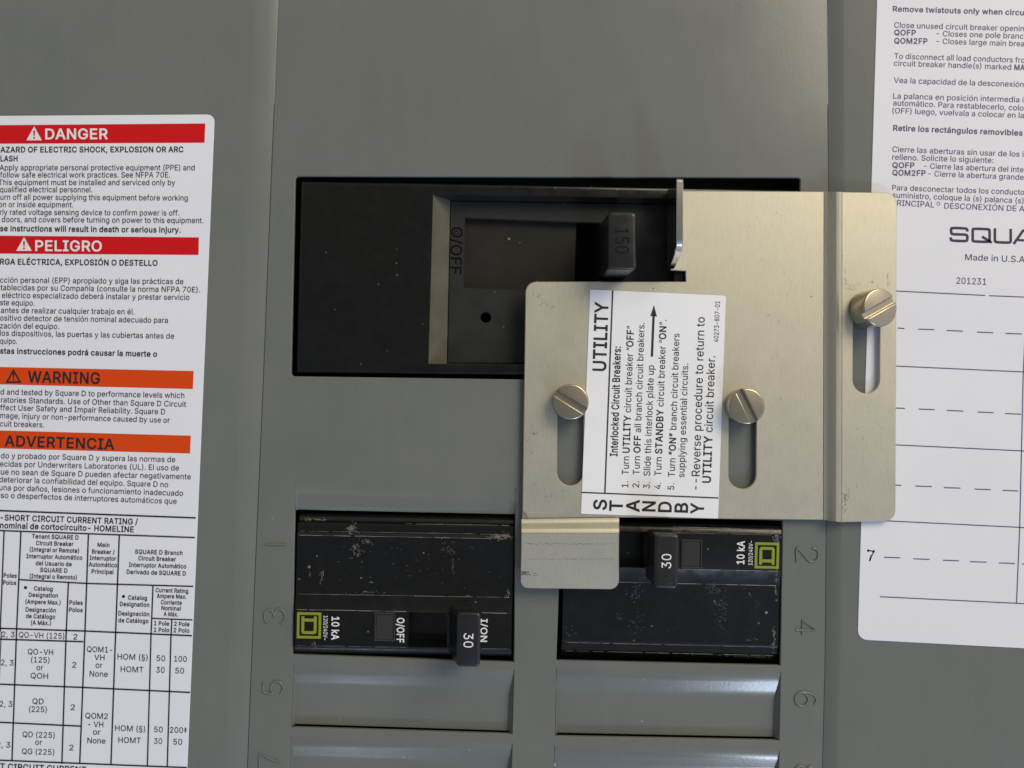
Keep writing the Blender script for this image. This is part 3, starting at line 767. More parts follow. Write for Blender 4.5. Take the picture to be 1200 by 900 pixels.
” 304 52,315 98,315 101,317 154,506 153,511 82,512 79,510 49,322 49,317;175,315 222,315 225,317 276,502 276,511 205,512 202,510 172,322 172,317
° 320 127,284 189,284 193,286 240,313 272,365 271,432 240,482 189,512 127,512 123,510 73,479 44,430 45,363 76,313;157,337 126,346 106,366 98,398 106,430 126,450 160,459 188,451 210,429 219,396 210,367 188,345
'''
BOLD = r'''
! 223 97,-22 108,-20 139,-7 147,1 161,36 161,46 147,81 135,91 99,104 88,102 57,89 49,81 34,46 34,36 49,1 61,-9;67,142 134,143 144,151 146,156 150,513 148,518 138,526 63,527 53,524 45,513 49,156 57,145
" 348 78,300 134,301 144,309 146,314 154,513 152,518 142,526 70,527 60,524 52,513 60,314 68,303;193,300 249,301 259,309 261,314 268,513 266,518 256,526 185,527 175,524 167,513 175,314 183,303
# 467 64,-18 115,-18 125,-15 131,-9 134,-1 153,122 243,122 224,7 225,-7 232,-15 242,-18 300,-17 310,-9 313,-1 332,122 391,122 401,125 407,131 418,185 416,201 410,207 400,210 347,210 361,298 421,298 431,301 437,307 440,315 447,361 446,375 435,385 376,386 395,502 394,516 387,524 377,527 326,527 316,524 310,518 287,386 197,386 216,502 215,516 208,524 198,527 141,526 131,518 128,510 109,387 49,386 39,383 33,377 22,323 24,307 30,301 40,298 94,298 80,210 19,210 9,207 3,201 0,193 -8,136 -6,131 4,123 65,122 46,7 48,-9 54,-15;169,210 182,298 272,298 258,210
$ 474 202,-92 244,-92 254,-89 262,-78 262,-23 285,-21 330,-6 368,17 402,54 421,94 426,131 426,145 412,206 384,238 368,254 319,281 262,298 262,435 291,423 309,405 319,373 331,361 407,361 417,369 419,385 411,423 393,459 359,493 323,515 283,528 262,530 262,587 254,598 244,601 202,601 192,598 184,587 184,529 172,528 127,513 94,493 59,458 40,418 34,379 34,365 43,318 68,282 78,272 117,245 184,220 184,74 172,76 138,99 121,145 114,152 104,155 38,155 28,152 21,144 20,130 29,88 48,50 82,15 121,-8 164,-21 184,-23 184,-78 192,-89;263,74 262,196 265,196 288,189 316,169 326,142 326,136 312,101 281,78;184,322 175,325 146,345 134,376 144,407 171,429 181,433 184,433
% 703 470,-24 532,-24 542,-21 583,4 592,13 616,63 616,152 611,164 593,202 582,212 538,238 470,239 460,236 419,211 410,202 385,152 385,63 397,37 409,13 418,4 458,-20;132,-18 191,-18 201,-15 209,-7 556,499 558,513 550,524 540,527 482,527 472,524 464,516 116,10 114,5 116,-9 122,-15;486,57 480,63 472,100 480,149 502,160 522,150 530,115 521,61 517,57;145,268 206,268 216,271 258,297 267,306 291,355 290,448 267,494 258,503 213,530 145,531 133,527 93,503 84,494 60,445 61,352 84,306 93,297 109,287 135,271;160,350 154,356 146,393 154,441 176,453 197,442 204,407 195,354 191,350
& 475 192,-25 241,-20 310,5 325,17 354,-15 364,-18 438,-18 448,-15 456,-4 454,10 389,87 415,139 426,216 424,233 418,239 408,242 349,242 339,239 333,233 330,225 320,171 246,261 248,265 267,278 309,318 332,354 342,398 342,410 326,464 277,514 202,531 123,514 75,467 57,404 57,392 70,336 110,277 78,253 64,239 31,199 19,168 21,91 38,52 56,31 70,17 105,-6 143,-19;193,64 151,73 124,97 118,111 118,149 140,181 169,204 264,92 263,89 243,75;188,337 162,370 156,396 161,421 176,437 201,443 217,441 239,421 237,381 224,364
' 233 78,300 134,301 144,309 146,314 154,513 152,518 142,526 70,527 60,524 52,513 60,314 68,303
( 300 177,-114 242,-113 252,-105 254,-100 251,-83 215,-4 178,117 169,206 181,319 209,425 254,534 252,548 246,554 236,557 171,556 160,547 156,540 135,500 96,389 74,271 72,161 77,125 105,14 160,-104 167,-111
) 300 37,-114 103,-113 117,-99 135,-65 179,48 201,161 199,271 185,360 138,502 114,547 107,554 97,557 31,556 21,548 19,543 20,531 46,477 65,422 92,319 104,208 95,118 70,27 19,-91 21,-105 27,-111
* 480 201,205 250,205 260,208 266,214 268,219 268,240 265,297 326,257 330,255 333,257 337,254 338,257 342,255 347,257 354,264 380,310 379,322 371,331 306,364 313,370 371,399 378,406 380,411 379,423 356,464 343,476 341,474 338,474 337,477 333,474 330,476 265,434 268,513 260,524 250,527 201,527 191,524 185,518 183,494 186,435 125,474 121,476 118,474 114,477 113,474 109,476 104,474 97,467 71,420 72,408 80,399 146,366 146,364 80,331 73,324 71,319 72,307 95,267 108,255 110,257 113,257 114,254 118,257 121,255 186,296 183,219 191,208
+ 480 198,16 255,16 265,19 271,25 273,30 273,154 391,154 401,157 409,168 409,230 401,241 391,244 273,244 273,368 265,379 255,382 198,382 188,379 182,373 180,368 180,244 61,244 51,241 43,230 43,168 51,157 61,154 180,154 180,30 188,19
, 215 38,-137 90,-136 102,-124 155,65 153,80 143,88 68,89 58,86 51,78 20,-112 22,-128 28,-134
- 480 114,170 343,171 353,179 355,184 355,248 347,259 337,262 108,261 98,253 96,248 96,184 104,173
. 215 94,-22 105,-20 137,-7 145,1 159,36 159,46 145,81 133,91 96,105 88,104 54,89 46,81 32,46 32,36 46,1 58,-9
/ 276 14,-94 77,-93 89,-81 253,527 251,542 241,550 178,551 168,548 160,538 -4,-70 -2,-85 4,-91
0 480 224,-25 282,-17 300,-9 332,8 375,52 402,108 422,207 418,336 401,403 374,457 332,500 294,521 282,526 230,534 171,526 159,521 121,500 79,457 51,400 31,301 35,172 52,105 79,52 121,8 132,2 167,-16;225,68 201,72 183,82 175,87 156,111 140,150 131,195 127,258 131,313 140,358 156,397 172,418 183,427 200,437 228,442 253,437 270,427 281,418 297,397 312,362 322,313 326,251 322,196 313,151 297,111 278,87 257,74
1 480 76,-18 391,-18 401,-15 408,-7 409,59 401,70 391,73 294,73 294,513 292,518 282,526 191,526 79,445 69,434 68,354 70,349 80,341 85,345 86,340 91,344 92,341 97,343 194,413 194,73 76,73 66,70 58,59 58,-4 66,-15
2 480 64,-18 389,-18 399,-15 406,-7 407,61 405,66 395,74 192,75 283,170 352,249 389,313 399,365 399,380 393,419 377,455 358,478 344,492 311,515 275,528 229,534 175,528 132,511 104,491 91,478 68,448 53,410 48,370 49,355 60,345 127,344 137,347 146,360 156,406 181,431 224,442 265,433 285,416 292,409 301,368 294,334 266,290 48,57 46,52 46,-4 54,-15
3 480 212,-25 274,-19 320,-3 352,19 386,56 405,98 411,152 405,191 387,232 352,270 319,291 272,305 260,306 388,451 390,456 390,513 388,518 378,526 70,527 60,524 52,513 52,448 54,443 64,435 251,434 141,309 139,304 139,244 141,239 151,231 203,230 268,217 300,186 310,143 299,103 266,77 216,68 174,75 142,97 126,140 115,149 44,150 34,147 26,136 26,125 33,90 40,73 53,49 87,15 126,-7 165,-20
4 480 282,-18 343,-18 353,-15 359,-9 361,-4 361,87 413,87 423,90 429,96 431,101 431,167 429,172 419,180 361,181 361,322 353,333 343,336 282,336 272,333 266,327 264,322 264,181 139,181 329,504 327,518 317,526 247,527 237,524 228,514 25,170 22,163 22,101 30,90 40,87 264,87 264,-4 272,-15
5 480 217,-25 275,-18 314,-3 350,23 362,35 385,66 401,106 409,155 409,170 398,232 392,246 363,292 353,302 305,336 226,352 171,342 156,334 167,434 372,435 382,443 384,448 384,513 382,518 372,526 96,527 86,524 78,513 49,261 51,244 57,238 65,235 129,228 141,232 173,251 218,259 266,246 298,211 309,164 298,114 279,92 264,79 221,68 181,76 153,100 139,138 128,147 60,148 50,145 43,137 42,123 49,85 67,50 100,15 135,-7 171,-19
6 480 222,-25 278,-19 321,-1 362,33 384,63 402,107 407,149 402,206 386,250 365,277 327,310 291,324 239,332 220,329 338,499 340,504 339,516 328,526 252,527 242,524 234,516 86,295 61,241 46,168 51,110 68,64 90,34 102,22 137,-3 175,-18;203,70 167,91 156,112 146,132 146,184 167,223 200,243 250,244 285,223 303,189 306,183 306,132 285,91 250,70
7 480 97,-18 165,-18 175,-15 182,-8 408,441 409,513 401,524 391,527 62,527 52,524 46,518 44,513 44,448 46,443 56,435 295,434 80,8 79,-4 81,-9 87,-15
8 480 221,-25 283,-19 324,-6 360,16 394,52 413,91 419,128 419,141 403,205 360,257 341,265 376,300 394,337 400,373 400,388 394,425 377,460 345,494 317,513 276,528 230,534 177,528 141,516 106,494 74,460 56,417 52,373 57,341 77,298 109,266 64,228 37,171 39,91 58,52 71,38 93,16 129,-6 170,-19;199,70 157,88 137,118 137,160 159,194 199,214 253,214 292,195 315,160 315,118 295,88 255,70;226,308 186,316 162,338 152,374 161,411 165,415 185,433 225,442 267,433 291,412 300,378 291,340 287,335 266,316
9 480 130,-18 200,-18 210,-15 218,-7 327,152 366,214 390,262 403,303 407,338 403,392 384,444 362,474 330,502 315,512 278,527 222,534 175,527 132,509 103,487 81,462 69,446 51,402 46,361 50,302 67,259 87,231 99,219 126,199 165,183 213,177 231,179 114,10 112,5 114,-9 120,-15;204,265 168,286 150,320 147,326 147,377 168,417 203,439 250,439 285,417 306,377 306,325 285,285 250,265
: 215 94,-22 105,-20 137,-7 145,1 159,36 159,46 145,81 133,91 96,105 88,104 54,89 46,81 32,46 32,36 46,1 58,-9;94,253 105,255 137,268 145,276 159,311 159,321 145,357 133,367 96,380 85,378 54,365 46,357 32,321 32,311 46,276 58,266
; 215 38,-137 90,-136 102,-124 155,65 153,80 143,88 68,89 58,86 51,78 20,-112 22,-128 28,-134;102,253 113,255 145,268 153,276 167,311 167,321 153,357 141,367 104,380 93,378 62,365 54,357 40,321 40,311 54,276 66,266
< 480 387,-3 388,1 393,-2 396,1 398,0 406,11 406,85 397,97 197,191 183,198 183,200 397,300 406,312 406,387 398,398 396,397 393,400 388,397 388,401 383,398 381,400 56,236 49,229 47,224 47,174 56,162 381,-2 383,0
= 480 72,79 387,80 397,88 399,93 399,157 391,168 381,171 66,170 56,162 54,157 54,93 62,82;72,227 387,228 397,236 399,241 399,305 391,316 381,319 66,318 56,310 54,305 54,241 62,230
> 480 65,-3 70,0 72,-2 396,162 405,174 405,224 403,229 396,236 72,400 70,398 65,401 65,397 60,400 57,397 55,398 47,387 47,312 56,300 269,200 269,198 249,188 56,97 47,85 47,11 55,0 57,1 60,-2 65,1
? 386 163,-22 174,-20 205,-7 213,1 227,36 227,46 213,81 201,91 165,104 154,102 122,89 114,81 100,46 100,36 114,1 126,-9;132,134 194,134 204,137 212,148 217,197 226,213 236,226 291,266 304,279 322,301 337,339 342,390 337,423 322,461 304,483 285,500 260,516 226,528 174,534 131,528 92,514 65,496 33,462 14,419 9,374 17,363 27,360 92,360 102,363 110,373 122,416 145,437 177,444 187,442 212,436 234,416 243,383 231,343 200,313 160,286 150,276 124,238 114,148 122,137
@ 703 317,-152 419,-148 508,-125 520,-116 522,-101 507,-54 495,-42 481,-42 406,-63 362,-67 298,-63 251,-51 210,-31 177,-4 151,29 132,72 120,121 116,175 119,225 134,288 151,326 177,360 208,387 247,407 285,418 340,424 401,420 445,407 481,387 513,357 532,331 550,294 563,214 558,130 543,90 516,79 500,87 492,112 492,339 484,350 474,353 419,353 409,350 401,341 390,349 361,358 284,355 246,337 210,304 189,271 175,231 170,190 174,131 187,88 208,52 240,20 278,1 322,-5 368,0 397,14 417,37 432,20 469,0 479,-2 514,-7 547,-4 558,-2 588,12 615,39 642,99 653,206 649,274 634,327 610,376 582,412 533,457 452,496 353,510 242,497 156,459 118,428 103,413 71,373 36,291 22,187 27,103 42,44 71,-18 102,-58 116,-72 156,-103 214,-131;331,86 305,87 291,95 268,132 261,189 269,232 290,258 294,262 303,265 329,273 337,273 372,266 384,258 401,218 401,151 385,106 354,86
A 507 16,-18 85,-18 95,-15 102,-8 148,124 331,124 377,-6 385,-15 395,-18 463,-18 473,-15 480,-7 481,5 477,17 294,515 282,526 201,527 191,524 183,515 -2,5 0,-9 6,-15;182,217 181,220 202,276 239,394 264,312 298,217
B 483 60,-18 254,-18 309,-13 351,1 385,22 416,57 431,95 436,128 432,178 418,213 372,261 358,266 365,270 404,312 413,339 412,415 397,452 366,487 340,506 297,521 246,527 60,527 50,524 44,518 42,513 42,-4 50,-15;144,75 143,213 253,213 274,211 314,190 333,158 330,109 317,93 291,80 249,75;144,303 143,434 244,434 277,429 299,417 312,398 317,371 307,335 280,312 239,303
C 537 233,-23 307,-22 345,-13 411,22 464,81 491,155 489,169 479,177 402,177 391,168 373,122 346,95 310,77 270,71 228,76 193,91 165,116 141,154 127,196 121,253 127,312 141,355 146,364 164,392 193,417 228,433 263,438 310,432 346,414 373,387 390,342 398,333 408,330 473,330 483,333 490,341 491,354 480,393 444,455 384,505 306,531 227,531 170,515 118,483 70,431 40,370 24,299 24,209 26,199 40,138 70,78 118,25 170,-6
D 529 60,-18 259,-16 298,-9 356,13 371,23 416,61 449,109 474,182 480,264 473,334 451,397 426,435 405,460 364,493 329,510 263,525 60,527 50,524 44,518 42,513 42,-4 50,-15;144,75 143,434 225,434 270,429 308,414 338,390 350,373 363,352 376,310 381,253 376,200 363,158 340,121 310,97 270,81 220,75
E 446 60,-18 375,-18 385,-15 391,-9 393,-4 393,61 391,66 381,74 143,75 143,211 355,211 365,214 373,225 373,290 371,295 361,303 143,304 143,434 378,435 388,443 390,448 390,513 382,524 372,527 60,527 50,524 44,518 42,513 42,-4 50,-15
F 437 60,-18 125,-18 135,-15 142,-7 143,203 346,203 356,206 364,217 364,282 362,287 352,295 143,296 143,434 375,435 385,443 387,448 387,513 379,524 369,527 60,527 50,524 44,518 42,513 42,-4 50,-15
G 547 265,-25 333,-17 382,1 426,32 439,45 467,81 489,136 496,192 496,260 488,271 478,274 277,273 267,265 265,260 265,195 267,190 273,184 283,181 394,181 392,163 380,131 361,105 337,87 304,74 274,71 226,77 192,92 165,116 141,154 127,196 121,255 127,312 141,355 164,393 192,417 227,433 261,438 306,432 345,413 350,408 371,385 391,341 402,332 474,331 484,334 492,345 492,354 465,426 412,485 347,521 261,534 196,525 146,503 138,499 85,452 51,399 29,334 22,245 28,180 36,153 53,106 86,57 138,10 146,6 198,-16
H 544 60,-18 125,-18 135,-15 142,-7 143,214 374,214 375,-7 382,-15 392,-18 457,-18 467,-15 473,-9 475,-4 475,513 467,524 457,527 392,527 382,524 375,516 374,307 143,307 142,516 135,524 125,527 60,527 50,524 44,518 42,513 42,-4 50,-15
I 328 31,-18 269,-18 279,-15 286,-7 287,61 279,72 269,75 201,75 201,434 269,434 279,437 285,443 287,448 287,513 285,518 275,526 31,527 21,524 14,516 13,448 21,437 31,434 100,434 100,75 31,75 21,72 15,66 13,61 13,-4 21,-15
J 423 182,-25 249,-15 262,-9 302,16 312,26 344,76 354,138 354,513 352,518 342,526 272,527 262,524 254,513 254,146 249,111 235,87 214,73 188,68 158,72 137,85 122,109 116,177 114,182 104,190 33,191 23,188 15,177 15,138 26,76 57,26 67,16 117,-14
K 494 60,-18 125,-18 135,-15 141,-9 143,-4 142,160 195,216 197,216 351,-3 362,-15 372,-18 449,-18 459,-15 465,-9 467,-4 465,10 266,287 464,499 466,513 458,524 448,527 364,527 354,524 158,313 143,293 142,516 135,524 125,527 60,527 50,524 44,518 42,513 42,-4 50,-15
L 420 60,-18 361,-18 371,-15 379,-4 379,61 377,66 367,74 143,75 143,513 135,524 125,527 54,526 44,518 42,513 42,-4 50,-15
M 655 60,-18 128,-17 138,-9 140,-4 140,318 269,-8 276,-15 286,-18 342,-18 352,-15 360,-6 486,320 486,-4 494,-15 504,-18 568,-18 578,-15 584,-9 586,-4 586,513 578,524 568,527 476,527 466,524 459,517 339,206 315,133 300,178 169,517 162,524 152,527 60,527 50,524 44,518 42,513 42,-4 50,-15
N 550 60,-18 131,-17 141,-9 143,-4 143,309 141,358 186,280 369,-7 377,-15 387,-18 463,-18 473,-15 479,-9 481,-4 481,513 473,524 463,527 399,527 389,524 381,513 381,179 383,153 154,516 146,524 136,527 60,527 50,524 44,518 42,513 42,-4 50,-15
O 560 233,-23 307,-22 364,-6 416,25 464,78 494,138 509,209 509,299 496,364 464,431 416,483 373,510 358,517 301,532 227,531 170,515 118,483 70,431 40,370 24,299 24,209 26,199 40,138 70,78 118,25 170,-6;264,71 228,76 193,91 165,116 141,153 127,196 121,255 127,312 141,355 165,393 193,418 223,431 271,438 305,433 340,418 369,393 392,356 407,311 412,252 407,197 392,152 369,116 340,91 317,81 305,76
P 472 60,-18 125,-18 135,-15 142,-7 143,168 240,168 296,174 343,192 373,215 385,227 406,255 423,304 427,356 422,396 406,440 385,468 373,480 343,502 296,520 239,527 60,527 50,524 44,518 42,513 42,-4 50,-15;144,260 143,434 233,434 288,423 316,395 325,351 317,305 316,301 288,272 234,260
Q 560 401,-66 468,-66 478,-63 486,-52 484,-38 427,37 464,78 496,144 509,209 509,299 494,370 464,431 432,467 416,483 364,515 301,532 233,532 170,515 118,483 102,467 70,431 40,370 24,299 24,209 40,138 70,78 103,40 118,25 166,-4 233,-23 301,-23 350,-10 382,-54 391,-63;264,71 228,76 193,91 165,116 141,153 127,196 121,255 127,312 141,355 165,393 193,418 223,431 271,438 305,433 340,418 369,393 392,356 407,311 412,252 407,197 392,152 369,116 332,165 319,176 245,177 235,174 229,168 227,163 229,149 286,75 285,73
R 476 60,-18 125,-18 135,-15 142,-7 143,180 236,180 332,-1 343,-15 353,-18 428,-18 438,-15 444,-9 446,-4 445,8 340,199 340,201 375,223 406,261 423,304 427,343 423,400 406,443 386,471 375,482 344,504 297,521 241,527 60,527 50,524 44,518 42,513 42,-4 50,-15;144,273 143,434 235,434 289,424 317,397 326,355 318,311 291,284 236,273
S 474 219,-27 285,-21 330,-6 368,17 402,54 421,94 426,131 426,145 412,206 368,254 319,281 177,324 146,345 134,376 144,407 176,432 223,441 262,436 291,423 309,405 319,373 331,361 401,360 411,363 418,371 419,385 411,423 393,459 359,493 327,513 305,521 283,528 232,534 172,528 131,515 94,493 59,458 40,418 34,379 34,365 41,325 44,316 68,282 78,272 117,245 186,219 288,189 316,169 326,142 326,136 314,103 277,76 221,67 172,76 138,99 121,145 110,154 38,155 28,152 20,141 20,130 29,88 48,50 82,15 115,-5 130,-11 164,-21
T 476 193,-18 263,-17 273,-9 275,-4 275,434 417,434 427,437 435,448 435,513 433,518 423,526 32,527 22,524 15,516 14,448 22,437 32,434 175,434 175,-4 183,-15
U 544 254,-26 322,-19 374,0 411,26 428,44 449,70 467,113 475,165 475,513 473,518 463,526 393,527 383,524 376,516 375,180 361,123 323,84 293,73 264,70 225,73 193,85 173,100 145,152 142,178 141,516 134,524 124,527 60,527 50,524 43,516 42,165 49,116 69,70 94,38 106,26 140,2 196,-19
V 507 204,-18 278,-18 288,-15 296,-6 481,504 479,518 469,526 395,527 385,524 378,517 281,238 242,113 205,226 101,517 94,524 84,527 16,527 6,524 -1,516 -2,504 1,495 186,-6 194,-15
W 713 155,-18 230,-18 240,-15 246,-9 335,313 342,349 439,-9 445,-15 455,-18 530,-18 540,-15 546,-9 688,503 687,516 680,524 670,527 603,527 593,524 585,514 504,198 493,144 478,210 402,500 398,514 390,524 380,527 306,527 296,524 290,518 208,210 194,144 178,214 98,518 92,524 82,527 16,527 6,524 0,518 -2,503 135,1 139,-9 145,-15
X 501 18,-18 91,-18 101,-15 112,-3 196,116 236,183 256,149 359,0 372,-15 382,-18 456,-18 466,-15 472,-9 474,-4 472,10 298,262 462,499 464,513 456,524 446,527 374,527 364,524 353,512 284,413 239,338 210,386 122,516 114,524 104,527 29,527 19,524 13,518 11,513 13,499 178,261 2,10 0,5 2,-9 8,-15
Y 499 203,-18 268,-18 278,-15 285,-7 286,203 471,499 473,504 472,516 461,526 381,527 371,524 363,516 273,369 237,305 235,305 211,349 109,516 101,524 91,527 16,527 6,524 -1,516 -2,504 0,499 185,203 185,-4 193,-15
Z 465 42,-18 399,-18 409,-15 415,-9 417,-4 417,61 415,66 405,74 193,75 150,73 192,129 413,452 415,457 415,513 407,524 397,527 40,527 30,524 24,518 22,513 22,448 24,443 34,435 287,435 248,382 26,56 24,51 24,-4 32,-15
[ 300 101,-114 236,-114 246,-111 254,-100 254,-40 246,-29 236,-26 178,-26 178,469 236,469 246,472 252,478 254,483 254,543 252,548 242,556 101,557 91,554 83,543 83,-100 91,-111
\ 276 178,-94 241,-93 252,-83 252,-66 89,538 81,548 71,551 8,550 -3,540 -3,523 159,-78 168,-91
] 300 37,-114 172,-114 182,-111 190,-100 190,543 188,548 178,556 37,557 27,554 19,543 19,483 27,472 37,469 95,469 95,-26 37,-26 27,-29 21,-35 19,-40 19,-100 27,-111
^ 354 27,260 88,260 98,263 105,270 163,399 220,276 230,263 240,260 300,260 310,263 316,269 318,274 317,286 220,489 214,501 207,508 197,511 129,511 119,508 112,501 10,286 9,274 11,269 17,263
_ 346 0,-74 325,-73 335,-65 337,-60 337,4 329,15 319,18 -6,17 -16,9 -18,4 -18,-60 -10,-71
` 246 114,411 170,412 180,420 182,425 181,437 133,537 126,544 116,547 48,547 38,544 30,533 32,519 96,422 104,414
a 416 158,-24 192,-24 216,-18 226,-14 258,8 261,-9 267,-15 277,-18 343,-17 353,-9 355,-4 355,260 351,295 338,330 295,376 246,396 191,402 126,392 70,362 56,346 23,296 24,284 31,276 98,256 110,259 118,267 133,290 158,306 197,313 232,306 250,289 257,260 252,250 224,243 122,229 73,211 67,208 26,169 16,143 17,68 50,15 59,6 119,-22;168,63 136,69 118,82 111,104 118,127 142,143 258,168 258,140 247,102 220,75
b 451 227,-26 281,-19 324,1 364,38 386,74 403,127 408,179 403,251 393,283 386,303 363,339 324,376 281,395 226,402 168,391 160,388 132,361 132,513 130,518 124,524 114,527 47,526 37,518 35,513 35,-4 43,-15 53,-18 118,-17 129,-7 131,18 165,-13;194,69 154,98 142,122 132,184 142,256 172,297 221,312 243,309 286,279 307,224 307,154 286,99 248,69
c 423 203,-26 268,-18 315,5 358,48 381,97 379,111 367,120 312,134 298,134 287,125 276,97 260,80 238,69 204,64 178,68 158,79 125,124 115,182 125,251 156,295 163,300 178,308 204,312 237,308 257,298 285,255 293,247 302,246 303,244 366,259 372,262 380,273 379,285 357,330 316,371 267,394 211,402 152,395 114,379 106,375 64,337 38,297 22,249 16,196 22,127 38,79 64,39 106,1 114,-3 152,-19
d 451 191,-26 259,-13 294,18 296,-7 307,-17 372,-18 382,-15 389,-7 390,513 388,518 378,526 311,527 301,524 295,518 293,513 293,361 264,388 256,391 199,402 144,395 101,376 76,354 61,339 37,299 21,251 16,179 21,127 38,76 61,38 100,1 144,-19;178,69 139,99 128,126 117,154 117,224 140,280 179,308 202,312 227,309 270,278 291,226 291,153 270,99 260,90 231,69
e 431 208,-26 290,-13 343,22 354,34 380,79 383,86 382,98 369,109 314,122 300,122 288,112 270,84 248,70 212,64 160,77 127,113 120,151 371,151 381,154 389,165 386,247 358,323 305,376 237,400 150,395 104,374 79,352 63,336 37,296 21,248 16,197 16,178 22,127 38,79 64,39 106,1 112,-2 154,-19;120,239 119,241 140,283 179,309 201,312 252,299 281,262 285,241 285,239
f 281 81,-18 148,-17 158,-9 160,-4 160,309 228,309 238,312 246,323 246,383 244,388 238,394 228,397 160,397 162,435 178,452 227,450 237,453 243,459 261,515 259,530 246,539 185,548 124,534 92,507 78,491 63,438 63,397 0,396 -10,388 -12,383 -12,323 -4,312 6,309 63,309 63,-4 71,-15
g 452 166,-166 253,-165 298,-153 333,-133 366,-100 384,-62 390,-17 390,383 388,388 378,396 307,396 296,386 295,360 264,388 235,399 218,400 145,395 101,376 62,339 37,299 20,245 16,201 20,137 37,84 62,46 74,34 110,8 145,-7 191,-13 259,-1 293,23 293,-5 287,-40 269,-62 244,-75 204,-79 160,-71 134,-53 111,-26 107,-24 103,-26 101,-23 97,-26 94,-24 45,-51 35,-60 33,-65 35,-79 63,-116 75,-128 100,-145;176,81 158,89 126,130 115,189 126,255 156,297 206,312 227,309 271,278 291,228 291,157 270,106 234,82
h 437 53,-18 114,-18 124,-15 131,-7 132,228 134,248 154,289 187,308 241,305 260,291 273,268 278,234 278,-4 280,-9 286,-15 296,-18 357,-18 367,-15 375,-4 375,250 371,290 358,329 339,356 306,384 235,401 223,402 180,396 143,378 132,367 132,513 124,524 114,527 47,526 37,518 35,513 35,-4 43,-15
i 194 53,-18 120,-17 130,-9 132,-4 132,383 124,394 114,397 47,396 37,388 35,383 35,-4 43,-15;83,425 94,427 123,439 131,447 144,478 144,488 131,520 119,530 85,542 74,540 45,528 37,520 23,488 24,475 37,447 49,437
j 194 -10,-161 75,-144 118,-100 121,-91 132,-36 132,383 130,388 120,396 53,397 43,394 35,383 35,-29 32,-48 16,-66 -16,-70 -27,-80 -28,-147 -20,-158 -10,-159;82,425 93,427 123,439 131,447 144,478 144,488 131,520 119,530 84,542 73,540 44,528 36,520 23,488 23,478 36,447 48,437
k 408 53,-18 114,-18 124,-15 130,-9 132,-4 132,134 151,151 154,150 274,-5 284,-15 294,-18 372,-18 382,-15 390,-4 388,10 225,215 376,369 378,374 376,388 370,394 360,397 284,397 274,394 132,249 132,513 124,524 114,527 47,526 37,518 35,513 35,-4 43,-15
l 196 36,-18 138,-18 138,547 36,547
m 637 53,-18 114,-18 124,-15 131,-7 132,236 143,281 166,304 199,312 223,309 233,303 242,296 251,283 253,276 256,259 256,-4 264,-15 274,-18 335,-18 345,-15 352,-7 353,245 362,283 383,304 414,311 421,311 462,298 473,282 478,253 479,-7 486,-15 496,-18 557,-18 567,-15 575,-4 575,264 570,304 539,362 529,372 504,389 439,404 374,392 330,361 320,349 317,350 306,367 295,378 268,395 254,399 217,404 168,394 161,391 131,367 129,386 118,396 53,397 43,394 35,383 35,-4 43,-15
n 437 53,-18 114,-18 124,-15 131,-7 132,228 134,248 154,289 187,308 241,305 260,291 273,268 278,234 278,-4 280,-9 286,-15 296,-18 357,-18 367,-15 373,-9 375,-4 375,250 371,290 357,331 339,356 306,384 240,400 223,402 180,396 143,378 130,365 129,386 118,396 53,397 43,394 37,388 35,383 35,-4 43,-15
o 442 203,-26 263,-19 304,-2 310,1 351,39 375,75 388,110 395,134 399,178 394,248 377,297 351,337 310,375 304,378 263,395 211,402 152,395 114,379 106,375 64,337 38,297 22,249 16,196 22,127 38,79 64,39 106,1 114,-3 152,-19;205,64 178,68 158,79 129,118 125,124 115,192 125,251 156,295 178,308 210,312 237,308 257,297 289,253 300,182 290,124 259,81 237,68
p 451 53,-161 114,-161 124,-158 131,-150 132,13 162,-11 169,-14 227,-26 281,-19 324,1 349,23 364,38 387,76 404,135 408,199 403,251 387,301 363,339 324,376 316,380 281,395 226,402 164,390 130,360 130,383 128,388 118,396 53,397 43,394 36,386 35,-147 43,-158;194,69 154,98 142,122 132,184 142,256 172,297 221,312 243,309 286,279 307,224 307,154 286,99 248,69
q 451 311,-161 378,-160 388,-152 390,-147 390,383 382,394 372,397 307,396 296,386 294,360 264,388 256,391 199,402 144,395 101,376 76,354 61,339 37,299 20,243 16,179 21,127 38,76 61,38 100,1 139,-17 191,-26 203,-25 259,-13 293,13 293,-147 301,-158;178,69 139,99 128,126 117,154 117,224 140,280 179,308 202,312 227,309 270,278 291,226 291,153 270,99 260,90 231,69
r 286 53,-18 114,-18 124,-15 131,-7 132,235 142,274 167,299 206,308 243,304 243,306 253,307 259,313 261,318 261,388 259,393 249,401 205,402 148,385 142,382 131,370 129,386 118,396 53,397 43,394 36,386 35,-4 43,-15
s 392 144,-23 225,-23 267,-11 299,8 308,17 342,65 345,74 349,114 343,147 324,178 313,189 282,211 183,238 138,256 130,274 130,278 143,302 184,314 231,301 250,270 262,260 276,260 328,272 340,281 342,295 332,322 300,362 288,374 230,398 142,398 84,373 68,360 33,310 29,267 35,232 54,201 64,191 99,168 145,152 204,139 234,126 240,123 247,107 246,92 214,69 183,67 155,67 120,90 111,115 100,124 86,124 32,112 20,103 18,88 28,55 61,16 79,0
t 254 164,-22 219,-15 229,-7 231,8 221,56 212,69 202,70 202,72 184,69 154,75 150,78 144,100 144,309 204,309 214,312 222,323 222,383 220,388 210,396 144,397 144,475 136,486 126,489 59,488 49,480 47,475 47,397 6,397 -4,394 -10,388 -12,383 -12,323 -10,318 0,310 47,309 47,86 56,42 74,14 86,3 118,-15
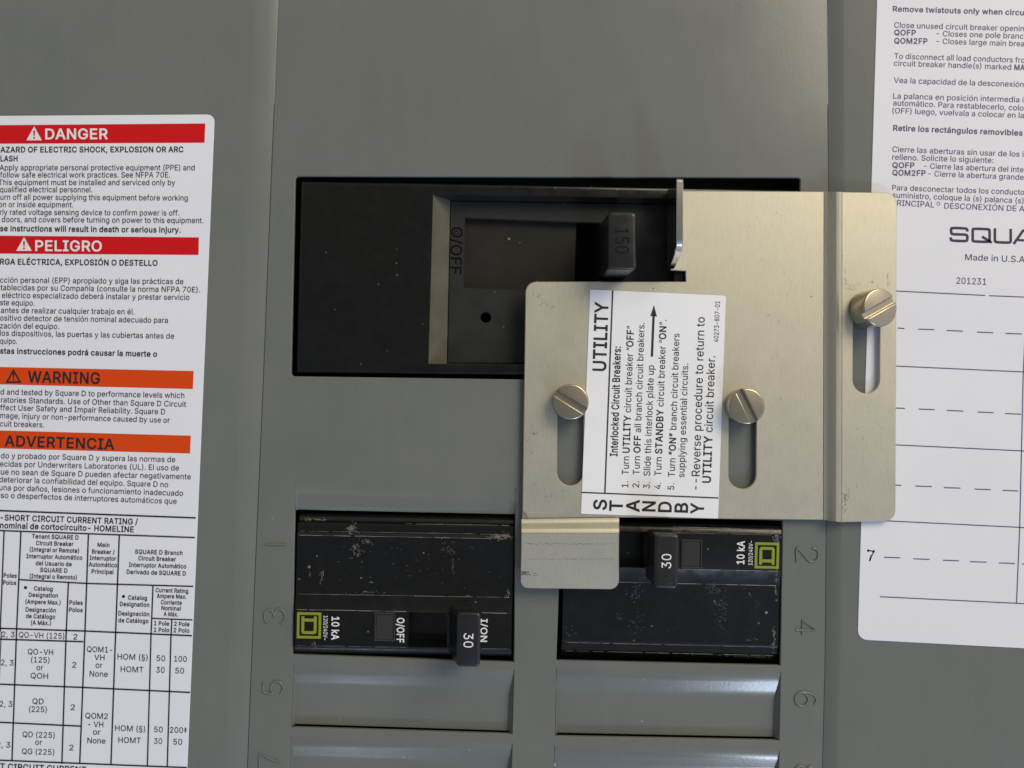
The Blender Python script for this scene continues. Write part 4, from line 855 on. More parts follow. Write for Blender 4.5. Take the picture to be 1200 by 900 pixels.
u 437 177,-23 229,-17 266,1 279,15 281,-7 292,-17 357,-18 367,-15 374,-7 375,383 373,388 363,396 296,397 286,394 279,386 278,152 276,131 254,89 222,71 169,74 150,88 136,113 132,144 132,383 130,388 124,394 114,397 53,397 43,394 36,386 35,129 39,89 51,53 70,25 104,-4 139,-18
v 416 163,-18 226,-18 236,-15 243,-8 386,365 389,383 381,394 371,397 305,397 295,394 288,387 210,172 195,121 179,172 101,387 94,394 84,397 17,397 7,394 1,388 -1,383 1,368 143,-1 146,-8 153,-15
w 594 138,-18 199,-18 209,-15 215,-9 266,166 283,235 352,-9 358,-15 368,-18 429,-18 439,-15 445,-9 451,7 563,373 561,388 555,394 545,397 480,397 470,394 464,388 419,231 398,148 332,388 326,394 316,397 252,397 242,394 236,388 232,378 188,220 170,146 103,388 97,394 87,397 23,397 13,394 6,386 5,373 62,185 120,-5 128,-15
x 406 21,-18 91,-18 101,-15 109,-7 164,75 188,118 195,111 269,-7 277,-15 287,-18 358,-18 368,-15 374,-9 376,-4 374,10 247,191 368,369 370,383 362,394 352,397 282,397 272,394 264,386 217,316 191,269 182,280 118,386 110,394 100,397 29,397 19,394 13,388 11,383 13,369 133,195 5,10 3,5 5,-9 11,-15
y 416 87,-163 150,-151 194,-115 218,-72 386,365 389,383 381,394 371,397 305,397 295,394 288,387 210,172 195,121 179,172 101,387 94,394 84,397 17,397 7,394 1,388 -1,374 2,365 143,1 114,-63 100,-71 55,-69 43,-81 29,-133 31,-148 41,-156
z 407 42,-18 339,-18 349,-15 355,-9 357,-4 357,60 355,65 345,73 160,74 349,321 351,326 351,383 343,394 333,397 48,397 38,394 32,388 30,383 30,319 32,314 42,306 219,305 26,56 24,51 24,-4 32,-15
{ 300 232,-114 246,-111 254,-100 254,-41 252,-36 242,-28 206,-23 191,-13 183,5 179,38 179,143 174,176 154,206 145,215 130,222 145,228 155,238 174,266 179,299 179,406 183,438 191,456 206,466 242,471 252,479 254,484 254,543 246,554 236,555 236,557 167,548 127,525 116,515 94,474 92,466 86,414 86,327 82,297 74,282 59,274 24,270 14,262 12,257 12,187 14,182 24,174 59,170 65,167 74,162 82,147 86,116 86,30 92,-23 94,-31 116,-72 127,-82 167,-105
| 257 88,-182 147,-181 157,-173 159,-168 159,677 151,688 141,691 82,690 72,682 70,677 70,-168 78,-179
} 300 37,-114 106,-105 145,-82 156,-72 177,-35 181,-23 187,30 187,116 191,146 199,161 212,169 249,174 259,182 261,187 261,256 259,261 249,269 218,273 206,278 199,282 191,297 187,327 187,414 181,466 179,474 158,512 148,523 106,548 41,557 27,554 19,543 19,484 21,479 31,471 68,466 82,456 90,438 94,406 94,300 100,266 119,237 128,228 143,221 128,215 119,206 100,176 94,143 94,38 90,5 82,-13 68,-23 31,-28 21,-36 19,-41 19,-100 27,-111 37,-112
~ 480 299,119 356,131 378,146 387,155 415,210 418,257 416,262 406,270 344,271 334,268 326,257 323,232 312,217 307,214 280,216 204,273 153,284 138,282 96,272 75,258 65,248 37,193 34,146 36,141 46,133 108,132 118,135 126,145 136,183 158,191 175,184 243,133
á 416 158,-24 192,-24 216,-18 226,-14 258,8 261,-9 267,-15 277,-18 343,-17 353,-9 355,-4 355,260 351,295 338,330 295,376 246,396 191,402 126,392 70,362 56,346 23,296 24,284 31,276 98,256 110,259 118,267 133,290 158,306 197,313 232,306 250,289 257,260 252,250 224,243 122,229 73,211 67,208 26,169 16,143 17,68 50,15 59,6 119,-22;168,63 136,69 118,82 111,104 118,127 142,143 258,168 258,140 247,102 220,75;162,411 212,411 222,414 230,422 295,521 296,533 288,544 278,547 210,547 200,544 193,537 144,434 146,420 152,414
é 431 208,-26 290,-13 343,22 354,34 380,79 383,86 382,98 369,109 314,122 300,122 288,112 270,84 248,70 212,64 160,77 127,113 120,151 371,151 381,154 389,165 386,247 358,323 305,376 237,400 150,395 104,374 79,352 63,336 37,296 21,248 16,197 16,178 22,127 38,79 64,39 106,1 112,-2 154,-19;120,239 119,241 140,283 179,309 201,312 252,299 281,262 285,241 285,239;177,411 227,411 237,414 245,422 310,521 311,533 303,544 293,547 225,547 215,544 208,537 159,434 161,420 167,414
í 194 53,-18 120,-17 130,-9 132,-4 132,383 124,394 114,397 47,396 37,388 35,383 35,-4 43,-15;57,411 107,411 117,414 125,422 190,521 191,533 183,544 173,547 104,547 94,544 87,537 39,434 41,420 47,414
ó 442 203,-26 263,-19 304,-2 310,1 351,39 375,75 388,110 395,134 399,178 394,248 377,297 351,337 310,375 304,378 263,395 211,402 152,395 114,379 106,375 64,337 38,297 22,249 16,196 22,127 38,79 64,39 106,1 114,-3 152,-19;205,64 178,68 158,79 129,118 125,124 115,192 125,251 156,295 178,308 210,312 237,308 257,297 289,253 300,182 290,124 259,81 237,68;181,411 231,411 241,414 249,422 314,521 315,533 307,544 297,547 228,547 218,544 211,537 163,434 165,420 171,414
ú 437 177,-23 229,-17 266,1 279,15 281,-7 292,-17 357,-18 367,-15 374,-7 375,383 373,388 363,396 296,397 286,394 279,386 278,152 276,131 254,89 222,71 169,74 150,88 136,113 132,144 132,383 130,388 124,394 114,397 53,397 43,394 36,386 35,129 39,89 51,53 70,25 104,-4 139,-18;178,411 228,411 238,414 246,422 311,521 312,533 304,544 294,547 226,547 216,544 209,537 160,434 162,420 168,414
ñ 437 53,-18 114,-18 124,-15 131,-7 132,228 134,248 154,289 187,308 241,305 260,291 273,268 278,234 278,-4 280,-9 286,-15 296,-18 357,-18 367,-15 373,-9 375,-4 375,250 371,290 357,331 339,356 306,384 240,400 223,402 180,396 143,378 130,365 129,386 118,396 53,397 43,394 37,388 35,383 35,-4 43,-15;106,430 155,431 167,441 173,452 218,433 279,434 292,444 307,461 322,511 321,524 310,534 262,535 252,532 239,515 233,512 168,535 154,535 111,514 102,503 88,454 88,444 96,433
Ó 560 233,-23 307,-22 364,-6 416,25 464,78 494,138 509,209 509,299 496,364 464,431 416,483 373,510 358,517 301,532 227,531 170,515 118,483 70,431 40,370 24,299 24,209 26,199 40,138 70,78 118,25 170,-6;264,71 228,76 193,91 165,116 141,153 127,196 121,255 127,312 141,355 165,393 193,418 223,431 271,438 305,433 340,418 369,393 392,356 407,311 412,252 407,197 392,152 369,116 340,91 317,81 305,76;240,540 290,540 300,543 308,551 373,651 374,663 366,674 356,677 288,677 278,674 271,667 222,563 224,549 230,543
É 446 60,-18 375,-18 385,-15 391,-9 393,-4 393,61 391,66 381,74 143,75 143,211 355,211 365,214 373,225 373,290 371,295 361,303 143,304 143,434 378,435 388,443 390,448 390,513 382,524 372,527 60,527 50,524 44,518 42,513 42,-4 50,-15;191,540 241,540 251,543 259,551 324,651 325,663 317,674 307,677 239,677 229,674 222,667 173,563 175,549 181,543
Á 507 16,-18 85,-18 95,-15 102,-8 148,124 331,124 377,-6 385,-15 395,-18 463,-18 473,-15 480,-7 481,5 477,17 294,515 282,526 201,527 191,524 183,515 -2,5 0,-9 6,-15;182,217 181,220 202,276 239,394 264,312 298,217;213,540 263,540 273,543 281,551 346,651 347,663 339,674 329,677 260,677 250,674 243,667 195,563 197,549 203,543
§ 422 154,-118 235,-117 292,-93 305,-82 337,-33 336,39 320,70 309,81 326,88 360,126 372,170 372,182 363,223 339,259 293,298 195,355 156,388 151,407 153,422 177,441 226,441 237,433 261,387 272,378 286,378 334,389 340,392 348,403 348,412 329,463 295,503 256,525 202,534 145,526 129,519 99,503 66,464 55,417 55,405 67,356 87,333 67,326 34,287 22,243 22,231 32,188 57,152 102,113 201,57 238,26 244,5 242,-9 216,-29 164,-28 154,-22 148,-15 128,25 117,34 103,34 51,22 39,13 37,-2 48,-35 81,-82 96,-94;249,136 237,138 167,179 127,208 117,223 114,238 122,269 135,279 152,278 244,225 264,210 280,169 273,148 258,137
‡ 368 151,-18 195,-17 206,-7 219,134 219,181 303,181 313,184 321,195 321,254 313,265 303,268 219,268 219,333 303,333 313,336 319,342 321,347 320,410 313,418 303,421 219,421 219,513 211,524 201,527 140,527 130,524 124,518 122,513 122,421 38,421 28,418 20,407 20,347 28,336 38,333 122,333 122,268 38,268 28,265 20,254 20,195 28,184 38,181 122,181 122,133 133,-4 141,-15
• 416 165,78 230,79 278,106 291,119 318,168 318,236 315,243 291,284 281,295 230,324 165,325 153,321 111,297 100,287 71,236 71,168 98,119 111,106 153,82
“ 327 52,300 121,300 131,303 138,311 169,502 168,516 157,526 98,526 86,514 34,324 36,309 42,303;175,300 244,300 254,303 261,311 292,502 291,516 280,526 222,526 210,514 157,324 159,309 165,303
” 327 52,300 104,301 116,313 169,503 167,518 157,526 82,527 72,524 65,516 34,325 36,309 42,303;175,300 228,301 240,313 292,503 290,518 280,526 205,527 195,524 188,516 157,325 159,309 165,303
° 343 127,269 195,270 245,298 258,311 287,362 287,433 284,440 258,484 248,495 195,526 127,527 115,523 71,497 60,487 29,433 29,362 52,321 68,300 115,273;156,353 134,359 120,373 114,399 120,423 134,437 161,443 181,437 196,422 203,396 197,375 181,359
'''
CAP = 509.0
_tess = {}


def read_face(src):
    face = {}
    for ln in src.strip('\n').split('\n'):
        c, a, r = ln.split(' ', 2)
        face[c] = (int(a), [[tuple(int(q) for q in p.split(',')) for p in s.split(' ')] for s in r.split(';')])
    return face


FACE = {False: read_face(REGULAR), True: read_face(BOLD)}


def glyph(c, wt):
    key = (c, wt >= 9)
    if key not in _tess:
        adv, loops = FACE[key[1]][c]
        _tess[key] = (adv, [p for l in loops for p in l], triangulate(loops))
    return _tess[key]


def write(sh, text, a, b, cap, bold=False, h=0.0, fix=True, wt=17, pre='', light=0):
    """set text so its ink runs from a to b along the base line; *stars* switch to bold"""
    runs = []
    bd = bold
    x = 0.0
    for ch in text:
        if ch == '*':
            bd = not bd
            continue
        if ch == ' ':
            x += 188
            continue
        w = wt if bd else light
        adv, flat, tri = glyph(ch, w)
        runs.append((x, flat, tri))
        x += adv
    lo = runs[0][0] + min(p[0] for p in runs[0][1])
    hi = runs[-1][0] + max(p[0] for p in runs[-1][1])
    if pre:
        x = 0.0
        front = []
        for ch in pre:
            if ch == ' ':
                x += 188
                continue
            adv, flat, tri = glyph(ch, wt if bold else light)
            front.append((x, flat, tri))
            x += adv
        runs = [(q - x, f, t) for q, f, t in front] + runs
    dx, dy = b[0] - a[0], b[1] - a[1]
    L = math.hypot(dx, dy)
    ux, uy = dx / L, dy / L
    vx, vy = uy, -ux
    su = L / (hi - lo)
    sv = cap / CAP
    for x0, flat, tri in runs:
        pts = []
        for px, py in flat:
            u = (x0 + px - lo) * su
            v = py * sv
            q = (a[0] + ux * u + vx * v, a[1] + uy * u + vy * v)
            if fix:
                q = cor(q, h)
            pts.append((q[0], q[1], h))
        ids = sh.add(pts)
        for t in tri:
            sh.f.append([ids[i] for i in t])


def ink(sh, name, mat, parent, org):
    return sh.link(name, M[mat], parent, org, fixn=False)


# ================================================================== THE COVER
HS = 6.5            # the side panels stand this much above the recessed middle
cover_org = (CX, CY, 0)
cover = thing('panel_cover', 'grey painted steel breaker panel cover with a recessed middle and stamped numerals', 'panel cover', cover_org)

main_hole = rounded([(346, 206.5, 4), (938, 208.5, 3), (931, 449, 3), (341, 441, 4)], 4)
left_hole = [(346, 566), (604, 572), (602, 776), (343, 767)]
right_hole = [(658, 604), (917, 610), (914.5, 780), (652, 774)]
ko = [[(343.5, 780), (602, 786), (600, 860.5), (341, 852.5)],
      [(341, 864), (600, 872), (598, 946), (338.5, 938)],
      [(652, 784), (914.5, 788), (913, 868), (650.5, 863)],
      [(650, 875), (913, 880), (911, 956), (648, 949)]]
inner_l = [(338, -320), (326, 0), (317, 220), (308, 450), (299, 660), (291, 860), (279, 1200)]
outer_l = [(308, -320), (297, 0), (287, 220), (280, 450), (272, 660), (264, 860), (252, 1200)]
inner_r = [(968, -320), (968.8, 0), (971.5, 235), (970, 450), (968.5, 612), (967, 780), (964, 900), (958, 1200)]
outer_r = [(990, -320), (989.5, 0), (991, 235), (989, 450), (987.5, 612), (985.5, 780), (983, 900), (977, 1200)]

sh = Shape()
sh.prism(inner_l[::-1] + inner_r, [main_hole, left_hole, right_hole] + ko, 0.0, -5.0, 0.9, back=False)
for inn, out, far in ((inner_l, outer_l, -700), (inner_r, outer_r, 1900)):
    I = [cor(p, 0) for p in inn]
    O = [cor(p, HS) for p in out]
    rows = []
    K = 8
    for (ix, iy), (ox, oy) in zip(I, O):
        row = []
        for j in range(K + 1):
            t = j / K
            # crisp inner crease, soft outer bend
            e = t + 0.35 * t * (1 - t)
            hh = HS * min(1.0, e * 1.02) if j < K else HS
            row.append((ix + (ox - ix) * t, iy + (oy - iy) * t, hh))
        row.append((far, oy, HS))
        rows.append(sh.add(row))
    for a, b in zip(rows[:-1], rows[1:]):
        for j in range(len(a) - 1):
            sh.f.append([a[j], a[j + 1], b[j + 1], b[j]])
# inward lip above the left branch breaker
lip = []
for t, hh in ((-0.06, 0.05), (0.06, 0.03), (0.16, -0.12), (0.3, -0.5), (0.5, -1.2), (0.7, -2.2), (0.86, -3.4), (0.94, -4.6), (1.0, -6.2)):
    lip.append(sh.add([(346 + 0.0 * t, 566 + 32 * t, 0.05 if t < 0.1 else 0.0), (346.6 + 1.6 * t, 566 + 32 * t, hh), (604, 572 + 31.5 * t, hh)]))
for a, b in zip(lip[:-1], lip[1:]):
    for j in range(2):
        sh.f.append([a[j], a[j + 1], b[j + 1], b[j]])
sh.f.append(sh.add([(347, 598, -6.2), (604, 603.5, -6.2), (604, 603.5, -14), (347, 598, -14)]))
sheet = sh.link('cover_sheet', M['paint'], cover, cover_org, smooth=28)

for q in ko:
    sh = Shape()
    (ax, ay), (bx, by), (cx_, cy_), (dx_, dy_) = q
    rows = []
    prof = [(-0.025, 0.06, -0.2), (0.02, 0.0, 0.0), (0.06, -0.5, 0.5), (0.16, -2.6, 1.2), (0.28, -6.0, 2.4), (0.35, -7.6, 3.2), (0.42, -8.4, 4.0), (0.55, -8.8, 4.6), (0.8, -9.0, 5.0), (0.985, -9.0, 5.2)]
    for t, hh, ins in prof:
        lx, ly = ax + (dx_ - ax) * t, ay + (dy_ - ay) * t
        rx, ry = bx + (cx_ - bx) * t, by + (cy_ - by) * t
        rows.append(sh.add([(lx + 0.3, ly, -0.3), (lx + ins * 0.55 + 0.3, ly, hh), (rx - ins - 0.3, ry, hh), (rx - 0.3, ry, -0.3)]))
    for a, b in zip(rows[:-1], rows[1:]):
        for j in range(3):
            sh.f.append([a[j], a[j + 1], b[j + 1], b[j]])
    sh.link('knockout', M['paint'], cover, cover_org, smooth=35)

# stamped numerals, single stroke ridges half sunk in the sheet
DIG = {
    '1': [[(2, 0), (2, 10)]],
    '2': [[(0, 7.5), (0.6, 9), (2, 10), (4, 10), (5.5, 9), (6, 7.3), (5.4, 5.4), (0, 0), (6, 0)]],
    '3': [[(0.2, 8.3), (1, 9.5), (2.8, 10), (4.8, 9.4), (5.6, 7.7), (4.8, 5.9), (2.8, 5.3), (4.8, 4.8), (6, 3), (5.2, 1), (3, 0), (1, 0.5), (0, 2)]],
    '4': [[(4.2, 0), (4.2, 10), (0, 3.2), (6, 3.2)]],
    '5': [[(5.5, 10), (1, 10), (0.5, 5.4), (2.2, 6.3), (4.3, 6), (5.8, 4.3), (5.7, 2), (4.2, 0.4), (2.2, 0), (0, 1.4)]],
    '6': [[(5.2, 9), (3.6, 10), (1.6, 9), (0.4, 6.6), (0, 3.6), (0.8, 1), (3, 0), (5.2, 1), (6, 3.2), (5.2, 5.3), (3, 6.2), (1, 5.2), (0.1, 3.6)]],
    '7': [[(0, 10), (6, 10), (3.6, 5.4), (2.4, 2.4), (2.1, 0)]],
    '8': [[(3, 5.3), (1.1, 6.2), (0.5, 7.8), (1.2, 9.4), (3, 10), (4.8, 9.4), (5.5, 7.8), (4.9, 6.2), (3, 5.3), (0.9, 4.3), (0, 2.6), (0.9, 0.8), (3, 0), (5.1, 0.8), (6, 2.6), (5.1, 4.3), (3, 5.3)]],
}


def catmull(pts, n=3):
    out = []
    m = len(pts)
    for i in range(m - 1):
        p0, p1, p2, p3 = pts[max(0, i - 1)], pts[i], pts[i + 1], pts[min(m - 1, i + 2)]
        for j in range(n):
            t = j / n
            out.append(tuple(0.5 * (2 * p1[k] + (p2[k] - p0[k]) * t + (2 * p0[k] - 5 * p1[k] + 4 * p2[k] - p3[k]) * t * t
                                    + (3 * p1[k] - p0[k] - 3 * p2[k] + p3[k]) * t ** 3) for k in (0, 1)))
    out.append(pts[-1])
    return out


for d, cx_, cy_, turn, w_, l_ in (('1', 324, 638, -1, 18, 24), ('3', 322, 722, -1, 17, 24), ('5', 320.5, 806, -1, 15, 23), ('7', 316, 890, -1, 16, 24),
                                  ('2', 946, 650, 1, 16, 25), ('4', 944, 735, 1, 16, 23), ('6', 944, 819, 1, 16, 25), ('8', 943, 905, 1, 16, 24)):
    sh = Shape()
    for s in DIG[d]:
        s2 = s if d in '147' else catmull(s)
        pts = []
        for gx, gy in s2:
            u, v = (gx - (2 if d == '1' else 3)) / 6 * w_, (gy - 5) / 10 * l_
            x, y = (cx_ - v, cy_ - u) if turn < 0 else (cx_ + v, cy_ + u)
            pts.append((x, y, 0.6))
        sh.tube(pts, 1.1, 12)
    sh.link('stamped_numeral', M['paint'], cover, cover_org, smooth=60)

# steel box behind the cover, so nothing shows through the openings
sh = Shape()
x0, x1, y0, y1 = 200, 1080, 120, 1190
for quad in ([(x0, y0, -75), (x1, y0, -75), (x1, y1, -75), (x0, y1, -75)],
             [(x0, y0, -75), (x1, y0, -75), (x1, y0, -6), (x0, y0, -6)], [(x0, y1, -75), (x1, y1, -75), (x1, y1, -6), (x0, y1, -6)],
             [(x0, y0, -75), (x0, y1, -75), (x0, y1, -6), (x0, y0, -6)], [(x1, y0, -75), (x1, y1, -75), (x1, y1, -6), (x1, y0, -6)]):
    sh.face(quad)
sh.link('back_box', M['dark'], cover, cover_org)

# ================================================================== MAIN BREAKER
mo = (640, 330, -40)
mb = thing('main_breaker', 'wide black main circuit breaker, its 150 handle thrown to the right, behind the steel plate', 'circuit breaker', mo)
HM = -0.8
HF = -22.0
rec_out = [(507.5, 228), (792, 233), (788, 428), (502.5, 426)]
rec_in = [(527.5, 235), (790, 239), (786, 427.5), (523.5, 426)]
win = [(545, 255.5), (706, 262), (702, 342), (544, 336.5)]
sh = Shape()
sh.prism([(352, 211.5), (935.5, 222), (928, 443), (346.5, 437)], [rec_out], HM, -60, 4.6, back=False, steps=5, rim=0.7)
sh.link('case', M['case'], mb, mo, smooth=40)
ro = [cor(p, HM) for p in rec_out]
ri = [cor(p, HF) for p in rec_in]
sh = Shape()
sh.prism(rec_in, [win, circle(569, 372, 6, 20)], HF, HF - 10, 1.3, back=False)
sh.face([(*ro[0], HM), (*ro[1], HM), (*ri[1], HF), (*ri[0], HF)])
sh.face([(*ro[1], HM), (*ro[2], HM), (*ri[2], HF), (*ri[1], HF)])
sh.face([(*ro[2], HM), (*ro[3], HM), (*ri[3], HF), (*ri[2], HF)])
bz = sh.link('bezel', M['bezel'], mb, mo)
sh = Shape()
N = 8
rows = []
for j in range(N + 1):
    t = j / N
    e = t ** 0.85
    rows.append(sh.add([(ro[0][0] + (ri[0][0] - ro[0][0]) * t, ro[0][1] + (ri[0][1] - ro[0][1]) * t ** 1.5, HM + (HF - HM) * e),
                        (ro[3][0] + (ri[3][0] - ro[3][0]) * t, ro[3][1] + (ri[3][1] - ro[3][1]) * t, HM + (HF - HM) * e)]))
for a, b in zip(rows[:-1], rows[1:]):
    sh.f.append([a[0], a[1], b[1], b[0]])
sh.link('bevel_strip', M['lit_dusty'], mb, mo, smooth=40)
sh = Shape()
sh.prism([(536, 247), (676, 250), (673, 350), (535, 346)], (), HF - 11, HF - 15, 0.5)
sh.link('toggle_shutter', M['shutter'], mb, mo)
sh = Shape()
sh.prism([(520, 230), (800, 230), (800, 440), (520, 440)], (), -54, -58)
sh.link('inner_floor', M['black'], mb, mo)
sh = Shape()
write(sh, 'O/OFF', (529, 266), (527.5, 321), 13, False, HF + 0.25, light=3)
sh.path([(534.8 + 2.6 * math.cos(a / 2.0), 272.6 + 2.0 * math.sin(a / 2.0)) for a in range(13)], 0.9, HF + 0.25)
ink(sh, 'stamped_lettering', 'black', bz, mo)
sh = Shape()
HT = 64.0
bx0, bx1, by0, by1 = 701, 735, 259, 327
tx0, tx1, ty0, ty1 = 706, 737.5, 260, 324
sh.block((bx0, bx1, by0, by1, -40), (tx0, tx1, ty0, ty1, HT), 3.6, 5.0)
hd = sh.link('handle', M['toggle'], mb, mo, smooth=35)
sh = Shape()
write(sh, '150', (721, 267), (721, 297), 16, False, HT + 0.25)
ink(sh, 'rating_numeral', 'faint', hd, mo)

# ================================================================== BRANCH BREAKERS
SH = 4.0             # the marked strip stands this much proud of the flat top
PROF = [(-84, -45), (-84, -17), (-82, -13.5), (-78, -10.5), (-75, -9.6), (-73.4, -6), (-71.5, -4.2), (-63.5, -3.6), (-62, -1.2), (-60, 0), (9, 0), (11, 0.3), (27, SH - 0.6), (28.5, SH),
        (69, SH), (70, SH - 1.5), (74, SH - 2.4), (77, SH - 4.4), (79.6, -3.5), (81, -9), (82, -45)]
SLOT = PROF[:13] + [(28, SH), (28.6, -28), (68.4, -28), (69, SH)] + PROF[15:]


def branch_breaker(org, rot, label, tip, base, covered, wear):
    t = thing('branch_breaker', label, 'circuit breaker', (*org, 0), 'two pole branch circuit breakers', rot)
    Z = (0, 0, 0)
    sh = Shape()
    for xa, xb, pr in ((-126.5, 6.5, PROF), (6.5, 90, SLOT), (90, 127, PROF)):
        A = sh.add([(xa, y, h) for y, h in pr])
        B = sh.add([(xb, y, h) for y, h in pr])
        for i in range(len(pr) - 1):
            sh.f.append([A[i], A[i + 1], B[i + 1], B[i]])
    for xe in (6.5, 90):
        sh.face([(xe, 28.5, SH), (xe, 28.6, -28), (xe, 68.4, -28), (xe, 69, SH)])
    for xe in (-126.5, 127):
        sh.f.append(sh.add([(xe, y, h) for y, h in PROF]))
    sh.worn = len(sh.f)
    rnd = random.Random(int(org[0]))

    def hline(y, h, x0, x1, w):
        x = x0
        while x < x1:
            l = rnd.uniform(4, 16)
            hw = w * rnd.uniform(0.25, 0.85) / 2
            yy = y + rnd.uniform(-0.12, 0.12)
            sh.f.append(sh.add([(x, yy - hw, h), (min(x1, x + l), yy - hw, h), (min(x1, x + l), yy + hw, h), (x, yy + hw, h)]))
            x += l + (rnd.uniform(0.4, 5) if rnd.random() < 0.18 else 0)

    def at(y):
        for (ya, ha), (yb, hb) in zip(PROF[:-1], PROF[1:]):
            if ya <= y <= yb:
                return ha + (hb - ha) * (y - ya) / (yb - ya)
        return 0.0

    for y, x0, x1, w in wear['glint_and_wear_lines']:  # pale strips on the profile edges: painted highlights together with rubbed wear
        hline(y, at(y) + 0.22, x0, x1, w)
    for x, y, sx, sy, n, ang, l, w in wear['marks']:
        for i in range(n):
            cx, cy = x + rnd.gauss(0, sx), y + rnd.gauss(0, sy)
            a = math.radians(ang + rnd.gauss(0, 22))
            ll, ww = l * rnd.uniform(0.3, 1.0) / 2, w * rnd.uniform(0.4, 1.0) / 2
            c, s = math.cos(a), math.sin(a)
            q = [(cx - c * ll + s * ww, cy - s * ll - c * ww), (cx + c * ll + s * ww, cy + s * ll - c * ww),
                 (cx + c * ll - s * ww, cy + s * ll + c * ww), (cx - c * ll - s * ww, cy - s * ll + c * ww)]
            if all(-126 < p[0] < 126.5 and -80 < p[1] < 79 for p in q) and not any(6 < p[0] < 91 and p[1] > 26 for p in q):
                sh.f.append(sh.add([(p[0], p[1], at(p[1]) + 0.25) for p in q]))
    case = sh.link('case', M['branch'], t, Z, smooth=25, second=M['scuff_glint'])
    sh = Shape()
    sh.prism([(-33.5, 29), (-9, 29), (-9, 62.5), (-33.5, 62.5)], [[(-31.5, 31), (-11, 31), (-11, 60.5), (-31.5, 60.5)]], SH + 2.0, SH - 1, 0.8, fix=False)
    fr = sh.link('window_frame', M['rim'], t, Z, smooth=40)
    sh = Shape()
    sh.prism([(-31.5, 31), (-11, 31), (-11, 60.5), (-31.5, 60.5)], (), SH + 1.2, SH - 0.5, 0.6, fix=False)
    sh.link('status_window', M['lens'], t, Z, smooth=40)
    # emblem
    sh = Shape()
    def ring(x0, y0, x1, y1, w, r=0.0):
        o = rounded([(x0, y0), (x1, y0), (x1, y1), (x0, y1)])
        i = [(x0 + w, y0 + w), (x1 - w, y0 + w), (x1 - w, y1 - w), (x0 + w, y1 - w)]
        sh.flat([o, i], SH + 0.3, False)
    ex0, ex1, ey0, ey1 = -123.8, -95.5, 30.5, 61.0
    ring(ex0, ey0, ex1, ey1, 3.0)
    w = 3.4
    a0, a1 = ex0 + 5.2, ex1 - 5.2
    b0, b1 = ey0 + 4.6, ey1 - 5.2
    out = rounded([(a0, b0), (a0 + w, b0), (a0 + w, b0 + 2.6), (a1 - w, b0 + 2.6), (a1 - w, b0), (a1, b0), (a1, b1, 3.2), (a0, b1, 3.2)], 4)
    hole = [(a0 + w, b0 + 6.2), (a1 - w, b0 + 6.2), (a1 - w, b1 - w), (a0 + w, b1 - w)]
    sh.flat([out, hole], SH + 0.3, False)
    ink(sh, 'emblem', 'green', t, Z)
    sh = Shape()
    write(sh, '10 kA', (-83.2, 35), (-83.2, 62), 8.6, True, SH + 0.3, False, 14)
    ink(sh, 'current_rating', 'white', t, Z)
    sh = Shape()
    write(sh, '120/240V~', (-92.8, 34), (-92.8, 62.5), 4.8, False, SH + 0.3, False, light=6)
    ink(sh, 'voltage_rating', 'white', t, Z)
    if not covered:
        sh = Shape()
        write(sh, 'O/OFF', (-7.0, 35), (-7.0, 64), 8.4, True, SH + 0.3, False, 12)
        ink(sh, 'off_lettering', 'white', t, Z)
    sh = Shape()
    write(sh, 'I/ON', (90.8, 34.5), (90.8, 61.5), 7.6, True, SH + 0.3, False, 12)
    ink(sh, 'on_lettering', 'white', t, Z)
    # handle
    sh = Shape()
    lo = [(base[0], 29, -24), (base[1], 29, -24), (base[1], 68, -24), (base[0], 68, -24)]
    mid = [(base[0], 29, 9), (base[1], 29, 9), (base[1], 68, 9), (base[0], 68, 9)]
    sh.hull(lo, mid, 0.2, 1)
    k0, k1 = base[0] * 0.85 + tip[0] * 0.15, base[1] * 0.85 + tip[1] * 0.15
    sh.block((k0, k1, 17, 74, 10), (tip[0], tip[1], 15, 76, 55), 3.2, 4.5)
    hd = sh.link('handle', M['toggle'], t, Z, smooth=35)
    sh = Shape()
    c = (tip[0] + tip[1]) / 2
    write(sh, '30', (c - 5.2, 38), (c - 5.2, 54), 10.6, False, 55.3, False, light=5)
    ink(sh, 'rating_numeral', 'white', hd, Z)
    return t


branch_breaker((473.5, 688), 1.0, 'black branch breaker with its 30 handle thrown right beside the I/ON mark', (65.5, 92), (52, 80), False,
               {'glint_and_wear_lines': [(-73.4, 0, 122, 0.9), (-63.2, -124, 122, 0.8), (-58.8, -124, 120, 0.8), (10, -124, 124, 0.7), (27.6, -124, 4, 0.9), (27.6, 92, 124, 0.9), (69.6, 92, 124, 0.8), (69.6, -124, 4, 0.5)],
                'marks': [(-63, -67, 3.2, 3.2, 36, 40, 4.5, 0.56), (113, -61.5, 7, 1.6, 84, 5, 3, 0.56), (-112, -76, 10, 0.8, 22, 4, 6, 0.43), (-57, -42, 3.5, 5, 48, -55, 3, 0.43), (-44, -52, 4, 1.5, 28, -15, 3, 0.37),
                          (50, -45, 4, 4, 28, 45, 2.2, 0.37), (57, -30, 0.8, 9, 20, 90, 3.8, 0.25), (-97, -12, 2.2, 3, 7, 100, 6.8, 0.56), (-110, -13, 1, 2, 3, 70, 3, 0.5), (-38, -5, 2, 1, 4, 5, 3, 0.56),
                          (-42, 7, 9, 1, 17, 0, 3.8, 0.31), (0, -30, 60, 18, 36, 30, 1.2, 0.56), (122, 5, 1.2, 3, 17, 90, 3, 0.62), (74, 9, 3, 0.5, 8, 0, 1.9, 0.56), (-103, 68, 1.5, 3, 8, 90, 3.8, 0.62)]})
